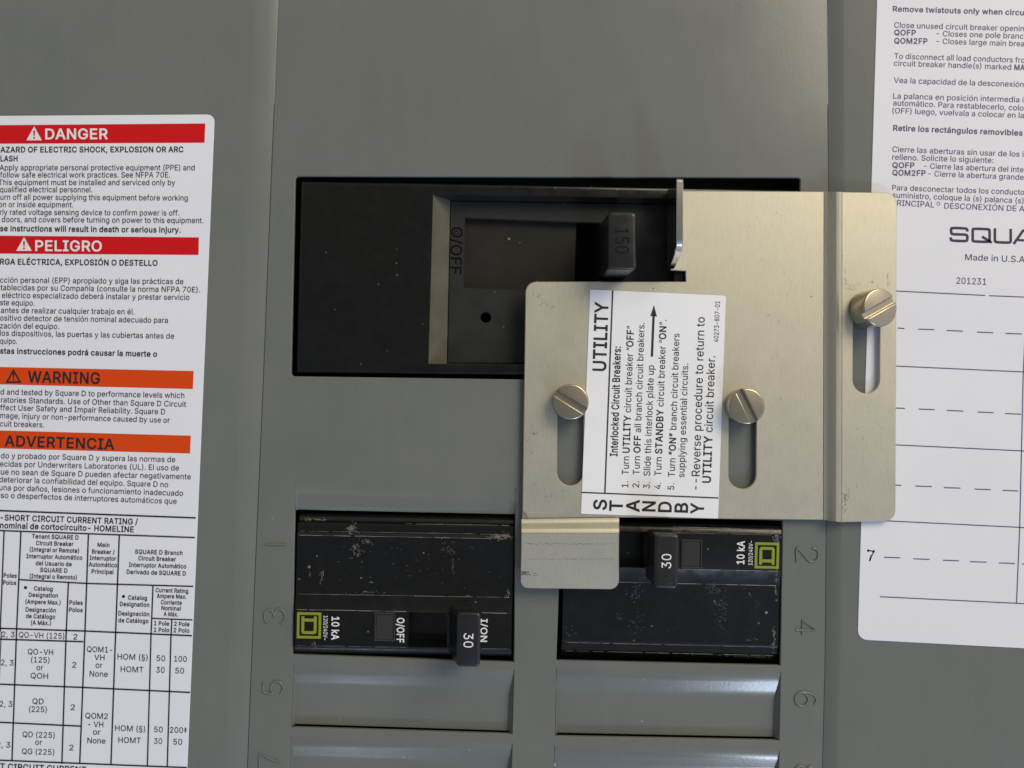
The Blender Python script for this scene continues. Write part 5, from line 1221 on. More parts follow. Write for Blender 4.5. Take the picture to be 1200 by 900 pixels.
branch_breaker((787, 693.5), 181.3, 'black scuffed branch breaker under the steel plate tab, 30 handle beside its window', (2.5, 29.5), (-1, 33), True,
               {'glint_and_wear_lines': [(-73.6, -122, 122, 0.9), (-62.6, -123, 122, 1.0), (10, -122, 62, 1.0), (27.6, -123, -2, 0.9), (69.6, -123, 2, 0.8), (76, -80, 0, 0.7)],
                'marks': [(-100, -76, 17.6, 0.8, 46, 3, 4.9, 0.38), (-121, -50, 0.96, 9.6, 38, 90, 2.9, 0.46), (-122, 15, 0.96, 11.2, 31, 90, 3.4, 0.46), (-121, 66, 2.4, 3.2, 53, 40, 2.4, 0.54), (-60, -20, 4.8, 12.8, 53, 75, 2.4, 0.27),
                          (-48, 5, 4, 4, 31, 60, 2.4, 0.27), (44, -2, 4.8, 6.4, 46, -55, 2.9, 0.35), (36, 12, 3.2, 4, 22, -50, 2.4, 0.27), (40, -40, 4.8, 8, 22, -60, 2.4, 0.23), (116, -50, 4, 4.8, 11, 30, 2.4, 0.31),
                          (60, -30, 3.2, 3.2, 11, 20, 2, 0.23), (-30, -74, 4.8, 1.2, 31, 30, 2.4, 0.35), (-90, 0, 2.4, 3.2, 7, 60, 2.4, 0.31), (0, -35, 56, 17.6, 35, 30, 0.83, 0.35), (-97, -54, 7.2, 0.8, 7, 0, 3.9, 0.35), (-100, -12, 3.2, 4, 7, 65, 2, 0.27)]})

# ================================================================== INTERLOCK PLATE
po = (830, 430, 5)
plate = thing('interlock_plate', 'bent bare steel interlock plate with three slots, sliding over the cover between the breakers', 'interlock plate', po)
HP, TH = 10.0, 6.0
HTAB = HS + 9.5
rnd = random.Random(5)


def smudge(x, y, sx, sy, n, ang, l, w, h):
    for i in range(n):
        cx, cy = x + rnd.gauss(0, sx), y + rnd.gauss(0, sy)
        a = math.radians(ang + rnd.gauss(0, 25))
        ll, ww = l * rnd.uniform(0.3, 1.0) / 2, w * rnd.uniform(0.4, 1.0) / 2
        c, s = math.cos(a), math.sin(a)
        sh.flat([[(cx - c * ll + s * ww, cy - s * ll - c * ww), (cx + c * ll + s * ww, cy + s * ll - c * ww),
                  (cx + c * ll - s * ww, cy + s * ll + c * ww), (cx - c * ll - s * ww, cy - s * ll + c * ww)]], h + rnd.uniform(0.1, 0.2))


sh = Shape()
outer = rounded([(616, 330, 12), (803.5, 330), (803.5, 317.5), (786, 316.5), (788, 223.5, 2), (966, 224.3), (965.2, 609.3), (725, 606.5), (612, 608)], 6)
slots = [stadium(653.5, 684, 452, 569, -0.5), stadium(854.5, 886.5, 458, 573, -0.5)]
sh.prism(outer, slots, HP, HP - TH + 1.2, 0.8)
sh.worn = len(sh.f)
smudge(616, 604, 1.0, 1.5, 10, 60, 5, 1.0, HP)
smudge(638, 580, 10, 4.0, 9, 3, 4, 0.45, HP)
smudge(620, 512, 3, 12, 4, 20, 3, 0.5, HP)
smudge(627, 508, 1, 0.6, 3, 10, 4, 0.8, HP)
smudge(640, 350, 8, 6, 10, -40, 7, 0.35, HP)
smudge(930, 400, 20, 90, 12, 80, 3, 0.45, HP)
smudge(912, 330, 40, 60, 8, 10, 2.5, 0.5, HP)
sh.link('base_plate', M['steel'], plate, po, smooth=30, second=M['stain'])


def bent(sh, prof, a_of, b_of, th):
    """sheet swept along a bend: prof gives (s, h); a_of / b_of give its two ends at s"""
    T, B = [], []
    n = len(prof)
    for i, (s, h) in enumerate(prof):
        T.append((sh.add([(*cor(a_of(s), h), h)])[0], sh.add([(*cor(b_of(s), h), h)])[0]))
        B.append((sh.add([(*cor(a_of(s), h), h - th)])[0], sh.add([(*cor(b_of(s), h), h - th)])[0]))
    for i in range(n - 1):
        sh.f.append([T[i][0], T[i][1], T[i + 1][1], T[i + 1][0]])
        sh.f.append([B[i][0], B[i + 1][0], B[i + 1][1], B[i][1]])
        sh.f.append([T[i][0], T[i + 1][0], B[i + 1][0], B[i][0]])
        sh.f.append([T[i][1], B[i][1], B[i + 1][1], T[i + 1][1]])


sh = Shape()
prof = [(0.0, HP), (0.12, HP + 0.7), (0.24, HP + 2.4), (0.40, HP + 5.6), (0.56, HP + 8.6), (0.70, HP + 10.4), (0.85, HTAB - 0.3), (1.0, HTAB)]
bent(sh, prof, lambda s: (966.0 + 20.5 * s, 224.3 + 0.6 * s), lambda s: (965.2 + 21 * s, 609.3 + 2.6 * s), TH - 1.2)
sh.prism(rounded([(986.5, 224.9), (1051, 226, 14), (1049.5, 610.5, 12), (986.2, 611.9)], 6),
         [stadium(1000, 1031.5, 344, 461, -0.6)], HTAB, HTAB - TH + 1.2, 0.6)
sh.worn = len(sh.f)
smudge(990, 590, 1.2, 9, 16, 115, 5, 0.6, HTAB)
smudge(993, 575, 2.5, 8, 10, 110, 4, 0.5, HTAB)
smudge(997, 335, 8, 3, 7, 10, 9, 0.35, HTAB)
smudge(991, 325, 1, 8, 5, 92, 9, 0.35, HTAB)
smudge(1041, 330, 0.8, 6, 4, 95, 8, 0.35, HTAB)
smudge(1020, 480, 16, 30, 8, 70, 2.5, 0.5, HTAB)
sh.link('side_tab', M['steel'], plate, po, smooth=35, second=M['stain'])

sh = Shape()
HL = 21.0
prof = [(0.0, HP), (0.14, HP + 0.35), (0.27, HP + 1.3), (0.38, HP + 3.0), (0.62, HP + 8.0), (0.73, HP + 9.7), (0.86, HP + 10.65), (1.0, HL)]
bent(sh, prof, lambda s: (611.2, 608.0 + 17 * s), lambda s: (725.5, 606.5 + 18.5 * s), TH - 1.2)
n0 = len(sh.v)
sh.prism(rounded([(611.0, 625), (725.6, 625), (725.8, 691.5, 11), (609.8, 690, 9)], 6), (), HL, HL - TH + 1.2, 0.6)
sh.worn = len(sh.f)
smudge(615, 672, 2.0, 1.5, 16, 0, 5, 1.3, HL)
smudge(624, 673, 4.0, 1.2, 8, 0, 3, 1.2, HL)
for q in range(24):
    smudge(619 + q * 4.2, 637.5, 1, 0.3, 1, 0, 9, 0.32, HL)
    smudge(619 + q * 4.2, 655.5, 1, 0.3, 1, 0, 7, 0.28, HL)
sh.v[n0:] = [(x, y, h - 0.05 * (y - cor((0, 625), HL)[1])) for x, y, h in sh.v[n0:]]      # the flap leans back in
sh.link('lower_tab', M['steel'], plate, po, smooth=35, second=M['stain'])

sh = Shape()
fl = rounded([(224.0, 5.5), (224.0, 69, 4), (301, 69, 13), (316.3, 18, 6), (316.5, 5.5)], 5)
x0, x1 = 780.8, 788.2
bev = shrink(fl, 0.8)
ids = [sh.add([(x, y, h) for y, h in lp]) for x, lp in ((x0, bev), (x0 + 0.8, fl), (x1 - 0.8, fl), (x1, bev))]
for a, b in zip(ids[:-1], ids[1:]):
    for i in range(len(a)):
        sh.f.append([a[i], a[(i + 1) % len(a)], b[(i + 1) % len(a)], b[i]])
sh.f.append(ids[0])
sh.f.append(ids[-1][::-1])
sh.link('blocking_flange', M['bright'], plate, po, smooth=35)

# ================================================================== SCREWS
def screw(px, py, base_h, rise, r, ang, lean, label):
    top = base_h + rise
    x, y = cor((px, py), top)
    o = (x, y, base_h)
    t = thing('slotted_screw', label, 'screw', o, 'slotted screws holding the interlock plate')
    lx, ly = lean
    def place(p):           # lean the head: shear its axis, then tip the disc
        return p
    sh = Shape()
    body = circle(0, 0, r, 40)
    groove = 5.5
    gdep = 5.0
    sh.prism(circle(0, 0, r, 48), (), rise - gdep, 0.0, 0.0, fix=False)
    w = 3.4
    for s in (1, -1):
        a0 = math.asin(w / r)
        lp = [(r * math.cos(a0 + (math.pi - 2 * a0) * i / 22), s * r * math.sin(a0 + (math.pi - 2 * a0) * i / 22)) for i in range(23)]
        sh.prism(lp, (), rise, rise - gdep - 0.3, 2.2, fix=False, steps=5)
    m = Matrix.Rotation(math.radians(ang), 4, 'Z')
    tilt = Matrix.Rotation(lx, 4, 'Y') @ Matrix.Rotation(ly, 4, 'X')
    out = []
    for q in sh.v:
        v = tilt @ (m @ Vector(q))
        out.append((x + v.x, y + v.y, base_h + v.z))
    sh.v = out
    sh.link('head', M['screw'], t, o, smooth=35)
    sh = Shape()
    sh.prism(circle(x, y, r * 0.5, 24), (), base_h + 2, -8, 0, fix=False)
    sh.link('shank', M['screw'], t, o, smooth=40)
    return t


screw(669, 471.5, HP + 0.4, 20, 20.6, 32, (0.0, 0.03), 'slotted screw head left of the white label, its slot slanting down to the right')
screw(875.5, 476.5, HP + 0.4, 22, 20.6, 64, (0.0, 0.02), 'slotted screw head just right of the white label, its slot nearly upright')
screw(1026, 361, HTAB + 0.4, 25, 21.8, -27, (0.24, 0.03), 'slotted screw head on the side tab by the paper directory, slot slanting upward')

# ================================================================== LABEL ON THE PLATE
uo = (766, 473, HP)
ul = thing('instruction_label', 'white UTILITY and STANDBY label with sideways lettering stuck on the steel plate', 'label', uo)
HU = HP + 0.9
sh = Shape()
sh.prism(rounded([(691.5, 339, 1), (850.7, 346.6, 3), (841.5, 607.8, 1), (680.7, 602.2, 1)], 3), (), HU, HP + 0.05, 0.3)
sh.link('label_sheet', M['foil'], ul, uo)
HI = HU + 0.25
sh = Shape()
sh.stroke((718, 340.5), (708.9, 577.6), 1.7, HI)
sh.stroke((681.6, 577), (841.9, 583.6), 1.5, HI)
ink(sh, 'rule_line', 'rule', ul, uo)
sh = Shape()
write(sh, 'UTILITY', (709.9, 435), (712.8, 354.3), 15.2, True, HI, wt=17)
ink(sh, 'utility_lettering', 'ink', ul, uo)
sh = Shape()
for ch, xb, ya, yb in (('S', 710.6, 597.8, 585.6), ('T', 729.4, 599.2, 586.7), ('A', 749, 600, 585.8), ('N', 767.8, 599.6, 587.6), ('D', 786.6, 600.5, 588), ('B', 805.8, 601, 589.5), ('Y', 824.5, 602.4, 589.8)):
    write(sh, ch, (xb, ya), (xb + 0.4, yb), 15, True, HI, wt=16)
ink(sh, 'standby_lettering', 'ink', ul, uo)
sh = Shape()
write(sh, 'Interlocked Circuit Breakers:', (723.6, 534.8), (727.6, 406.2), 8.6, True, HI)
for n, xb, ya in (('1.', 736.2, 571.3), ('2.', 748.8, 571.3), ('3.', 761.5, 572.5), ('4.', 774.3, 573.2), ('5.', 790, 574)):
    write(sh, n, (xb, ya), (xb + 0.3, ya - 7.5), 7.6, False, HI, light=4)
for s, a, b, cap in (('Turn *UTILITY* circuit breaker “*OFF*”', (736.8, 556.3), (742.9, 382.0), 8.0),
                     ('Turn *OFF* all branch circuit breakers.', (749.5, 556.3), (755.5, 378.3), 7.8),
                     ('Slide this interlock plate up', (762, 557.7), (766.6, 428.2), 7.8),
                     ('Turn *STANDBY* circuit breaker “*ON*”.', (775, 557.7), (781.2, 374.8), 8.0),
                     ('Turn *“ON”* branch circuit breakers', (790.8, 559), (796.4, 391), 7.8),
                     ('supplying essential circuits.', (802, 559.5), (806.7, 426.3), 7.8),
                     ('--Reverse procedure to return to', (819.6, 574), (825.9, 371.7), 9.6),
                     ('*UTILITY* circuit breaker.', (832.8, 566), (838.2, 417.2), 9.6)):
    write(sh, s, a, b, cap, False, HI, wt=18, light=6)
ink(sh, 'step_lettering', 'ink', ul, uo)
sh = Shape()
write(sh, '40273-807-01', (841.9, 401), (843.9, 353), 5.6, False, HI, light=2)
ink(sh, 'part_number', 'ink', ul, uo)
sh = Shape()
sh.stroke((764, 418), (766, 369.5), 2.7, HI)
sh.flat([[(766.4, 357.5), (769.9, 371.0), (762.2, 370.2)]], HI)
ink(sh, 'arrow', 'ink', ul, uo)

# ================================================================== WARNING LABEL (left)
wo = (120, 500, HS)
wl = thing('warning_label', 'white safety label with red DANGER and orange WARNING banners above a ratings table', 'label', wo)
HW = HS + 1.0
sh = Shape()
sh.prism(rounded([(-190, 137), (251.5, 134, 9), (219.3, 900), (207, 1190, 9), (-240, 1172)], 6), (), HW, HS + 0.05, 0.3)
sh.link('label_sheet', M['paper'], wl, wo)
HB = HW + 0.2
HT2 = HW + 0.4


def banner(quad, mat, word, a, b, cap, inkm, tri, light_tri):
    sh = Shape()
    sh.flat([quad], HB)
    bn = ink(sh, 'banner', mat, wl, wo)
    sh = Shape()
    write(sh, word, a, b, cap, True, HT2, wt=20)
    ink(sh, 'banner_lettering', inkm, bn, wo)
    if tri:
        x0, x1, yt, yb = tri
        c = (x0 + x1) / 2
        sh = Shape()
        T = [(c, yt), (x1, yb), (x0, yb)]
        if light_tri:
            bars = [[(c - 1.2, yt + 5.0), (c + 1.2, yt + 5.0), (c + 0.8, yb - 5.2), (c - 0.8, yb - 5.2)], circle(c, yb - 2.9, 1.25, 10)]
            sh.flat([T] + bars, HT2)
        else:
            sh.flat([T, shrink(T, 1.9)], HT2)
            sh.flat([[(c - 1.1, yt + 5.0), (c + 1.1, yt + 5.0), (c + 0.7, yb - 5.6), (c - 0.7, yb - 5.6)]], HT2)
            sh.flat([circle(c, yb - 3.6, 1.1, 10)], HT2)
        ink(sh, 'alert_symbol', inkm, bn, wo)


banner([(-185, 148.2), (240.6, 144.7), (239.6, 167.2), (-185, 169.2)], 'red', 'DANGER', (53, 163), (126.3, 162.8), 12, 'white', (31, 49, 148, 164.4), True)
banner([(-190, 274.6), (233, 278.2), (232.6, 298.7), (-190, 295.8)], 'red', 'PELIGRO', (41.2, 293.8), (119.2, 294.4), 12, 'white', (19, 37.3, 277.8, 294), True)
banner([(-195, 426), (226.9, 434.8), (226, 455.8), (-195, 445.6)], 'orange', 'WARNING', (32.5, 448), (117, 449.8), 13, 'ink', (6.5, 25, 432, 448.7), False)
banner([(-200, 499), (223.6, 510.6), (222.7, 531.4), (-200, 520)], 'orange', 'ADVERTENCIA', (5.4, 522.6), (133.7, 526.8), 12.2, 'ink', None, False)

sh = Shape()
BODY = [
    ('AZARD OF ELECTRIC SHOCK, EXPLOSION OR ARC', 0.5, 178.5, 215, 178.2, 6.4, 1, 'H'),
    ('LASH', 0.5, 189, 20.6, 189, 6.4, 1, 'F'),
    ('Apply appropriate personal protective equipment (PPE) and', -0.5, 199.5, 228.2, 199.5, 6.4, 0, ''),
    ('follow safe electrical work practices. See NFPA 70E.', 0, 208, 199.3, 208, 6.4, 0, ''),
    ('This equipment must be installed and serviced only by', -1.5, 216.8, 205.4, 217, 6.4, 0, ''),
    ('qualified electrical personnel.', 0, 225.2, 108, 225.4, 6.4, 0, ''),
    ('urn off all power supplying this equipment before working', 0.5, 234, 220, 235, 6.4, 0, 'T'),
    ('on or inside equipment.', -1.5, 242.7, 85.8, 243, 6.4, 0, ''),
    ('rly rated voltage sensing device to confirm power is off.', 0, 251.7, 210, 252.6, 6.4, 0, 'prope'),
    ('doors, and covers before turning on power to this equipment.', 2, 260.2, 238.3, 261.5, 6.4, 0, ''),
    ('se instructions will result in death or serious injury.', 0, 270.8, 211.7, 272.6, 6.4, 1, 'the'),
    ('RGA ELÉCTRICA, EXPLOSIÓN O DESTELLO', 0, 309.8, 184.6, 311.4, 6.5, 1, 'DESCA'),
    ('cción personal (EPP) apropiado y siga las prácticas de', 0, 331.2, 215, 333, 6.4, 0, 'prote'),
    ('tablecidas por su Compañía (consulte la norma NFPA 70E).', 0.5, 340, 234.4, 342.6, 6.4, 0, 'es'),
    ('eléctrico especializado deberá instalar y prestar servicio', 2.2, 349, 222, 351.6, 6.4, 0, ''),
    ('ste equipo.', 0, 357.6, 40.5, 358.2, 6.4, 0, 'e'),
    ('antes de realizar cualquier trabajo en él.', 1, 366.7, 157.5, 368.4, 6.4, 0, ''),
    ('ositivo detector de tensión nominal adecuado para', 0, 375.6, 196.7, 378.4, 6.4, 0, 'disp'),
    ('zación del equipo.', 0, 384.8, 69, 385.6, 6.4, 0, 'energi'),
    ('los dispositivos, las puertas y las cubiertas antes de', 0, 393.4, 204, 396.9, 6.4, 0, ''),
    ('quipo.', 0, 402.7, 20, 403, 6.4, 0, 'e'),
    ('stas instrucciones podrá causar la muerte o', 0, 414.2, 184, 418, 6.4, 1, 'e'),
    ('d and tested by Square D to performance levels which', 0.5, 462.3, 216, 466.6, 6.4, 0, ''),
    ('ratories Standards. Use of Other than Square D Circuit', 1, 471.6, 218, 476.8, 6.4, 0, ''),
    ('ffect User Safety and Impair Reliability. Square D', 0, 480.6, 193.5, 485.7, 6.4, 0, 'a'),
    ('mage, injury or non-performance caused by use or', 0, 490, 199, 495.6, 6.4, 0, 'da'),
    ('cuit breakers.', 0, 499.6, 51.6, 501, 6.4, 0, 'cir'),
    ('do y probado por Square D y supera las normas de', 1, 537, 205.4, 541.7, 6.4, 0, ''),
    ('ecidas por Underwriters Laboratories (UL). El uso de', 0, 546.6, 209.7, 551.5, 6.4, 0, 'estabi'),
    ('ue no sean de Square D pueden afectar negativamente', 1, 556, 223.6, 561.8, 6.4, 0, 'q'),
    ('deteriorar la confiabilidad del equipo. Square D no', -1, 565, 197, 571, 6.4, 0, ''),
    ('una por daños, lesiones o funcionamiento inadecuado', -1, 574.4, 214.5, 581.2, 6.4, 0, ''),
    ('so o desperfectos de interruptores automáticos que', 1, 583.4, 207, 590.6, 6.4, 0, 'u'),
]
for s, x0, y0, x1, y1, cap, bd, pre in BODY:
    write(sh, s, (x0, y0), (x1, y1), cap, bool(bd), HT2, wt=20, pre=pre, light=5)
ink(sh, 'body_text', 'ink', wl, wo)

sh = Shape()
for a, b, w in (((-200, 591), (229.3, 606.9), 1.8), ((-200, 614.5), (228.3, 630), 1.6),
                ((4.8, 622.3), (0.2, 740), 1.6), ((24.5, 623.4), (19.4, 739.8), 1.7), ((19.4, 739.8), (14, 892), 1.7),
                ((103.6, 626.5), (99.6, 740), 1.7), ((99.6, 740), (93.4, 895.4), 1.7),
                ((139.8, 627.6), (135.5, 742), 1.7), ((135.5, 742), (130, 896.8), 1.7),
                ((80.2, 682.4), (77.4, 746), 1.7), ((77.4, 746), (72.5, 895), 1.7),
                ((179.4, 685.8), (177, 744), 1.6), ((177, 744), (172.7, 898), 1.6),
                ((201.5, 725.6), (200.4, 745), 1.6), ((200.4, 745), (196, 899), 1.6),
                ((22.7, 679.3), (101, 683.7), 1.6), ((101, 683.7), (226.5, 687.2), 1.6),
                ((-200, 730), (99.7, 739.5), 1.7), ((99.7, 739.5), (225, 745), 1.7),
                ((178.5, 724.7), (225.6, 726.5), 1.5), ((-200, 743), (97.6, 752), 1.7),
                ((-200, 794), (96.6, 805.6), 1.7), ((96.6, 805.6), (222.8, 811.5), 1.7), ((-200, 837), (94.8, 851), 1.7),
                ((-200, 883), (219, 899.6), 1.7), ((1.5, 740), (-5, 890), 1.2)):
    sh.stroke(a, b, w, HT2)
sh.flat([circle(29.9, 688.6, 1.9, 12)], HT2)
sh.flat([circle(144.7, 699, 1.9, 12)], HT2)
ink(sh, 'table_ruling', 'rule', wl, wo)

sh = Shape()
B = 4.9
for s, x0, x1, y, cap, bd in (
        ('Tenant SQUARE D', 37.3, 92, 631.6, B, 1), ('Circuit Breaker', 42.2, 86, 639.4, B, 1), ('(Integral or Remote)', 34.7, 92.7, 647, B, 1),
        ('Interruptor Automático', 30.8, 96.4, 655, B, 1), ('del Usuario de', 41.8, 84, 663, B, 1), ('SQUARE D', 47, 79, 670.7, B, 1), ('(Integral o Remoto)', 34.7, 90, 678.3, B, 1),
        ('Main', 114.2, 128.3, 641, B, 1), ('Breaker /', 107.7, 134.3, 649.1, B, 1), ('Interruptor', 105, 136, 656.6, B, 1), ('Automático', 104, 137, 664.3, B, 1), ('Principal', 107.2, 132.8, 672.4, B, 1),
        ('SQUARE D Branch', 158.2, 214, 649.7, B, 1), ('Circuit Breaker', 162, 206.2, 657.2, B, 1), ('Interruptor Automático', 151, 218.2, 665.2, B, 1), ('Derivado de SQUARE D', 148.4, 217.8, 673.5, B, 1),
        ('Poles', 4.3, 19.5, 677, B, 1), ('Polos', 3.6, 19, 685.3, B, 1),
        ('Catalog', 39.7, 61.8, 692.3, B, 1), ('Designation', 33.6, 67.8, 699.9, B, 1), ('(Ampere Max.)', 29.7, 71, 708, B, 1), ('Designación', 30, 65.4, 717.2, B, 1), ('de Catálogo', 30.3, 64.6, 724.8, B, 1), ('(A Máx.)', 36.2, 59.6, 732.4, B, 1),
        ('Poles', 81.3, 96.9, 708.7, B, 1), ('Polos', 80.8, 96.9, 717.2, B, 1),
        ('Catalog', 150, 172.3, 702.9, B, 1), ('Designation', 140.4, 175, 710.7, B, 1), ('Designación', 138.7, 175, 721.7, B, 1), ('de Catálogo', 138.7, 174, 729.8, B, 1),
        ('Current Rating', 182.4, 220.6, 694.5, B, 1), ('Ampere Max.', 183.7, 218.4, 701.2, B, 1), ('Corriente', 188.5, 213, 708.5, B, 1), ('Nominal', 189.2, 211.7, 715.3, B, 1), ('A Máx.', 191.8, 208.7, 722.2, B, 1),
        ('1 Pole', 180.5, 198.3, 733, B, 1), ('1 Polo', 180.3, 198.3, 740.6, B, 1), ('2 Pole', 204, 222, 733.8, B, 1), ('2 Polo', 203.4, 222, 741.2, B, 1),
        ('2, 3', 2.2, 17, 746.6, 6.3, 0), ('QO-VH (125)', 22, 75.2, 747.8, 6.5, 0), ('2', 85.8, 90.6, 749.4, 6.3, 0),
        ('2, 3', 1, 15.8, 779.8, 6.5, 0), ('QO-VH', 32.5, 62.2, 767.2, 6.5, 0), ('(125)', 36.4, 57.9, 776.5, 6.5, 0), ('or', 42.7, 50.5, 785.5, 6.5, 0), ('QOH', 35.8, 56.3, 795.3, 6.5, 0),
        ('2', 84.5, 89.3, 782.4, 6.5, 0), ('QOM1-', 101.8, 131.5, 764.4, 6.5, 0), ('VH', 110.5, 122.4, 773.7, 6.5, 0), ('or', 112, 119.8, 782.7, 6.5, 0), ('None', 105, 126.3, 793, 6.5, 0),
        ('HOM (§)', 137.6, 173, 773.2, 6.6, 0), ('HOMT', 141.3, 168, 787.8, 6.6, 0), ('50', 183.5, 193.5, 774.8, 6.6, 0), ('30', 183, 192.8, 788.4, 6.6, 0), ('100', 204, 218.8, 775.5, 6.6, 0), ('50', 205.4, 215.6, 789.3, 6.6, 0),
        ('2, 3', -0.5, 14.3, 828.3, 6.5, 0), ('QD', 38, 51, 825.2, 6.5, 0), ('(225)', 34, 54.6, 834.4, 6.5, 0), ('2', 82.8, 87.8, 832.2, 6.5, 0),
        ('QOM2', 100, 126.3, 842.3, 6.5, 0), ('- VH', 103, 121, 852.1, 6.5, 0), ('or', 109, 117.7, 861, 6.5, 0), ('None', 102.3, 123.5, 871.2, 6.5, 0),
        ('HOM (§)', 134.8, 170, 857, 6.6, 0), ('HOMT', 138.7, 165, 870.8, 6.6, 0), ('50', 180.5, 190.7, 858.2, 6.6, 0), ('30', 180.5, 190, 871.8, 6.6, 0), ('200‡', 199, 218.8, 858.9, 6.6, 0), ('50', 203, 213.4, 872.7, 6.6, 0),
        ('2, 3', -4, 12, 876, 6.5, 0), ('QD (225)', 26.4, 64, 864.3, 6.5, 0), ('or', 41.2, 49.2, 872.9, 6.5, 0), ('QG (225)', 25.6, 63.5, 884.2, 6.5, 0), ('2', 81.2, 86, 879.4, 6.5, 0)):
    sl = 0.030 * (x1 - x0) / 2
    write(sh, s, (x0, y - sl), (x1, y + sl), cap, bool(bd), HT2, wt=12, light=3)
write(sh, '-SHORT CIRCUIT CURRENT RATING /', (0.5, 609.6), (161.4, 614.8), 6.6, True, HT2, wt=15)
write(sh, 'nominal de cortocircuito- HOMELINE', (0, 618.8), (156.7, 623.7), 6.6, True, HT2, wt=15)
write(sh, 'T CIRCUIT CURRENT', (0, 901.3), (101, 905.3), 6.6, True, HT2, wt=15, pre='SHOR')
ink(sh, 'table_text', 'ink', wl, wo)

# ================================================================== DIRECTORY (right)
do = (1105, 400, HS)
dl = thing('directory_label', 'white paper circuit directory with bilingual text, dashed rows and a large numeral 7', 'label', do)
HD = HS + 1.0
sh = Shape()
sh.prism(rounded([(1036.5, -300), (1460, -290), (1450, 773, 12), (1005, 749.5, 11), (1027.8, 0)], 6), (), HD, HS + 0.05, 0.3)
sh.link('label_sheet', M['card'], dl, do)
HX = HD + 0.25
sh = Shape()
for s, x0, y0, x1, y1, cap, bd in (
        ('Remove twistouts only when circu', 1046.3, 13.3, 1200, 17.8, 6.2, 1),
        ('Close unused circuit breaker openin', 1048, 32.4, 1200, 36.6, 6.4, 0),
        ('QOFP', 1048, 41.1, 1073.3, 41.6, 6.4, 1), ('- Closes one pole branc', 1097.5, 42.2, 1199.5, 45.4, 6.4, 0),
        ('QOM2FP', 1048, 50.9, 1087, 51.4, 6.4, 1), ('- Closes large main brea', 1097.5, 51.2, 1200.5, 54.4, 6.4, 0),
        ('To disconnect all load conductors fro', 1048, 68.7, 1201, 73.6, 6.4, 0),
        ('circuit breaker handle(s) marked', 1047.5, 77, 1185, 81.7, 6.4, 0), ('MA', 1188.8, 82, 1201, 82.3, 6.4, 1),
        ('Vea la capacidad de la desconexión', 1047.5, 97, 1199.7, 102, 6.4, 0),
        ('La palanca en posición intermedia i', 1046.7, 115.4, 1199.5, 120, 6.4, 0),
        ('automático. Para restablecerlo, colo', 1046.7, 123.6, 1199.5, 129.6, 6.4, 0),
        ('(OFF) luego, vuelvala a colocar en la', 1045.8, 132.6, 1199.8, 138.4, 6.4, 0),
        ('Retire los rectángulos removibles', 1046.7, 153, 1198.4, 159, 6.4, 1),
        ('Cierre las aberturas sin usar de los i', 1045.8, 177.9, 1199.5, 183.9, 6.4, 0),
        ('relleno. Solicite lo siguiente:', 1045.8, 187, 1164.2, 191, 6.4, 0),
        ('QOFP', 1045.8, 196.6, 1071.7, 197, 6.4, 1), ('- Cierre las abertura del inte', 1082.8, 197.4, 1199.5, 202, 6.4, 0),
        ('QOM2FP', 1045.8, 205.4, 1084.7, 206.1, 6.4, 1), ('- Cierre la abertura grande', 1087.8, 206.3, 1199.7, 210.9, 6.4, 0),
        ('Para desconectar todos los conducto', 1045.5, 222.9, 1200.5, 228.4, 6.4, 0),
        ('suministro, coloque la (s) palanca (s)', 1045.8, 231.5, 1199.5, 238.4, 6.4, 0),
        ('PRINCIPAL', 1045.6, 240.5, 1094.7, 243.2, 6.6, 2), ('O', 1097.6, 240.6, 1101.6, 240.8, 4.2, 0), ('DESCONEXIÓN DE A', 1106.7, 244.3, 1200.5, 247.9, 6.6, 2),
        ('Made in U.S.A', 1131, 304.8, 1201, 307.6, 7.2, 2), ('201231', 1120.8, 332.4, 1155.8, 333.8, 7.4, 0)):
    if bd == 2:
        write(sh, s, (x0, y0), (x1, y1), cap, False, HX, light=5)
    else:
        write(sh, s, (x0, y0), (x1, y1), cap, bool(bd), HX, wt=13, light=0)
ink(sh, 'instruction_text', 'violet', dl, do)

# wide square lettering of the maker's name (only its first letters are in view)
sh = Shape()
W = 3.0
def sk(y, x):
    return y + (x - 1113) * 0.036
def poly(pts, w=W):
    sh.path([(x, sk(y, x)) for x, y in pts], w, HX)
T0, B0, M0 = 267.0, 281.8, 274.3
poly(catmull([(1133.8, 270.6), (1133.2, 268), (1130.5, T0), (1117, T0), (1114.9, 268.3), (1114.7, 270.8), (1115, 273), (1117.5, M0), (1130.8, M0), (1133.4, 275.5), (1133.7, 278), (1133.4, 280.6), (1130.8, B0), (1117, B0), (1114.6, 280.7), (1114.3, 278)], 2))
poly(catmull([(1140, 270), (1140.3, 268), (1142.5, T0), (1157, T0), (1159.4, 268), (1159.8, 270), (1159.8, 278.5), (1159.4, 280.8), (1157, B0), (1142.5, B0), (1140.3, 280.8), (1140, 278.5), (1140, 270)], 2))
poly([(1151, 275.8), (1162.3, 282.6)], 3.0)
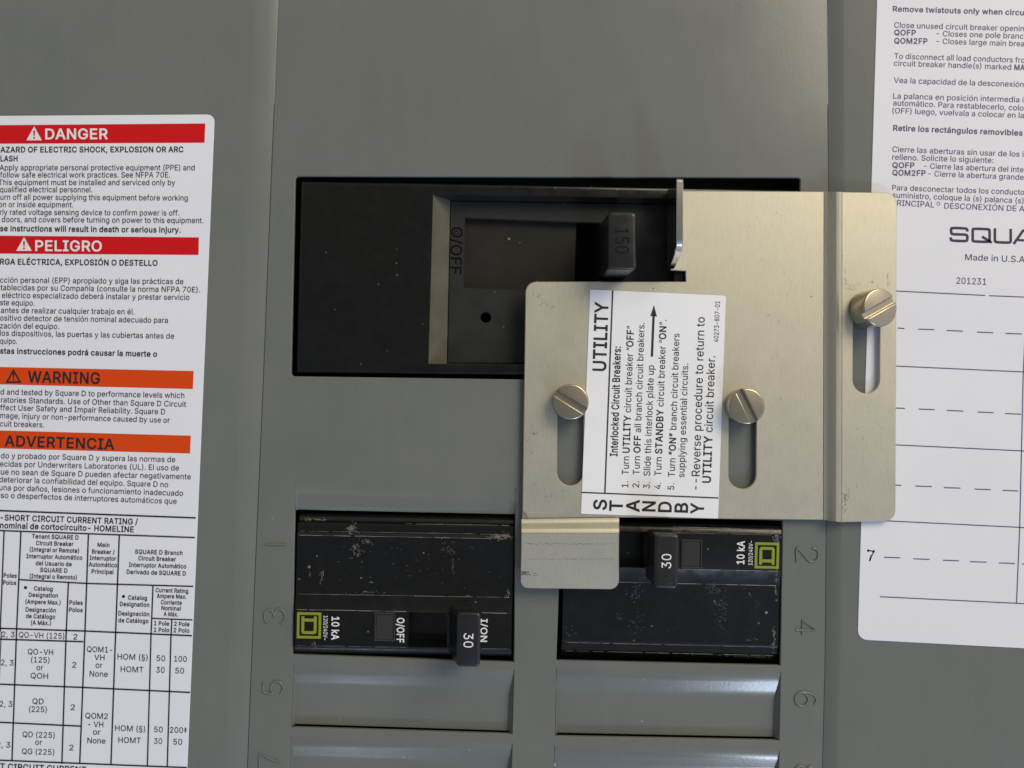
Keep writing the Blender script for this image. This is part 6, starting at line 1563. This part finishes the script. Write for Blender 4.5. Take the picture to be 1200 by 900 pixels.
poly(catmull([(1166, 265.6), (1166, 278.3), (1166.4, 280.8), (1169, B0), (1181.5, B0), (1184.1, 280.8), (1184.5, 278.3), (1184.5, 265.6)], 2))
poly([(1188, 283.2), (1199, 267.2), (1203, 267.2), (1214, 283.2)])
poly([(1193, 278.5), (1209, 278.5)], 2.6)
ink(sh, 'brand_lettering', 'navy', dl, do)

sh = Shape()
LW = 1.15
for a, b in (((1040, 340.5), (1154.5, 346.2)), ((1159.5, 346.5), (1420, 357)), ((1035, 428.3), (1420, 446)), ((1030, 520.4), (1420, 539)), ((1031, 610), (1420, 629)), ((1031.3, 699.3), (1420, 718)),
             ((1203.5, 347), (1199.2, 440)), ((1199.2, 440), (1195, 620)), ((1195, 620), (1191.3, 707.2))):
    sh.stroke(a, b, LW, HX)
for row in (((1052, 1060, 384.7), (1076, 1095, 386), (1109.5, 1128.5, 387.7), (1145, 1164, 389.5), (1178.5, 1197.5, 391), (1212, 1231, 392.6)),
            ((1041, 1060.4, 478.2), (1076.7, 1095.6, 479.7), (1110, 1129, 481.4), (1145.6, 1164.4, 483.2), (1177.8, 1196.7, 485), (1208, 1227, 486.3)),
            ((1037, 1056, 568.4), (1073, 1092, 569.9), (1106.2, 1125.6, 571.7), (1142.2, 1161.2, 573.5), (1175, 1193.3, 575), (1206, 1225, 576.5)),
            ((1036, 1055, 653.4), (1070.3, 1089.7, 655.2), (1105.2, 1124, 656.9), (1137, 1156.3, 658.5), (1170.7, 1189.3, 660), (1197.7, 1216, 661.3))):
    for x0, x1, y in row:
        sh.stroke((x0, y - 0.35), (x1, y + 0.35), LW, HX)
ink(sh, 'ruled_lines', 'violet', dl, do)
sh = Shape()
sh.flat([circle(1017.6, 645.3, 1.5, 10)], HX)
sh.flat([circle(1023.6, 646.4, 1.5, 10)], HX)
sh.path([(1017, 644.8), (1020.5, 645.6), (1024.6, 645.6), (1021.8, 651), (1019.8, 654), (1019, 657.4)], 1.2, HX)
sh.path([(1021.4, 650.6), (1019.4, 657.2)], 1.6, HX)
ink(sh, 'row_numeral', 'navy', dl, do)
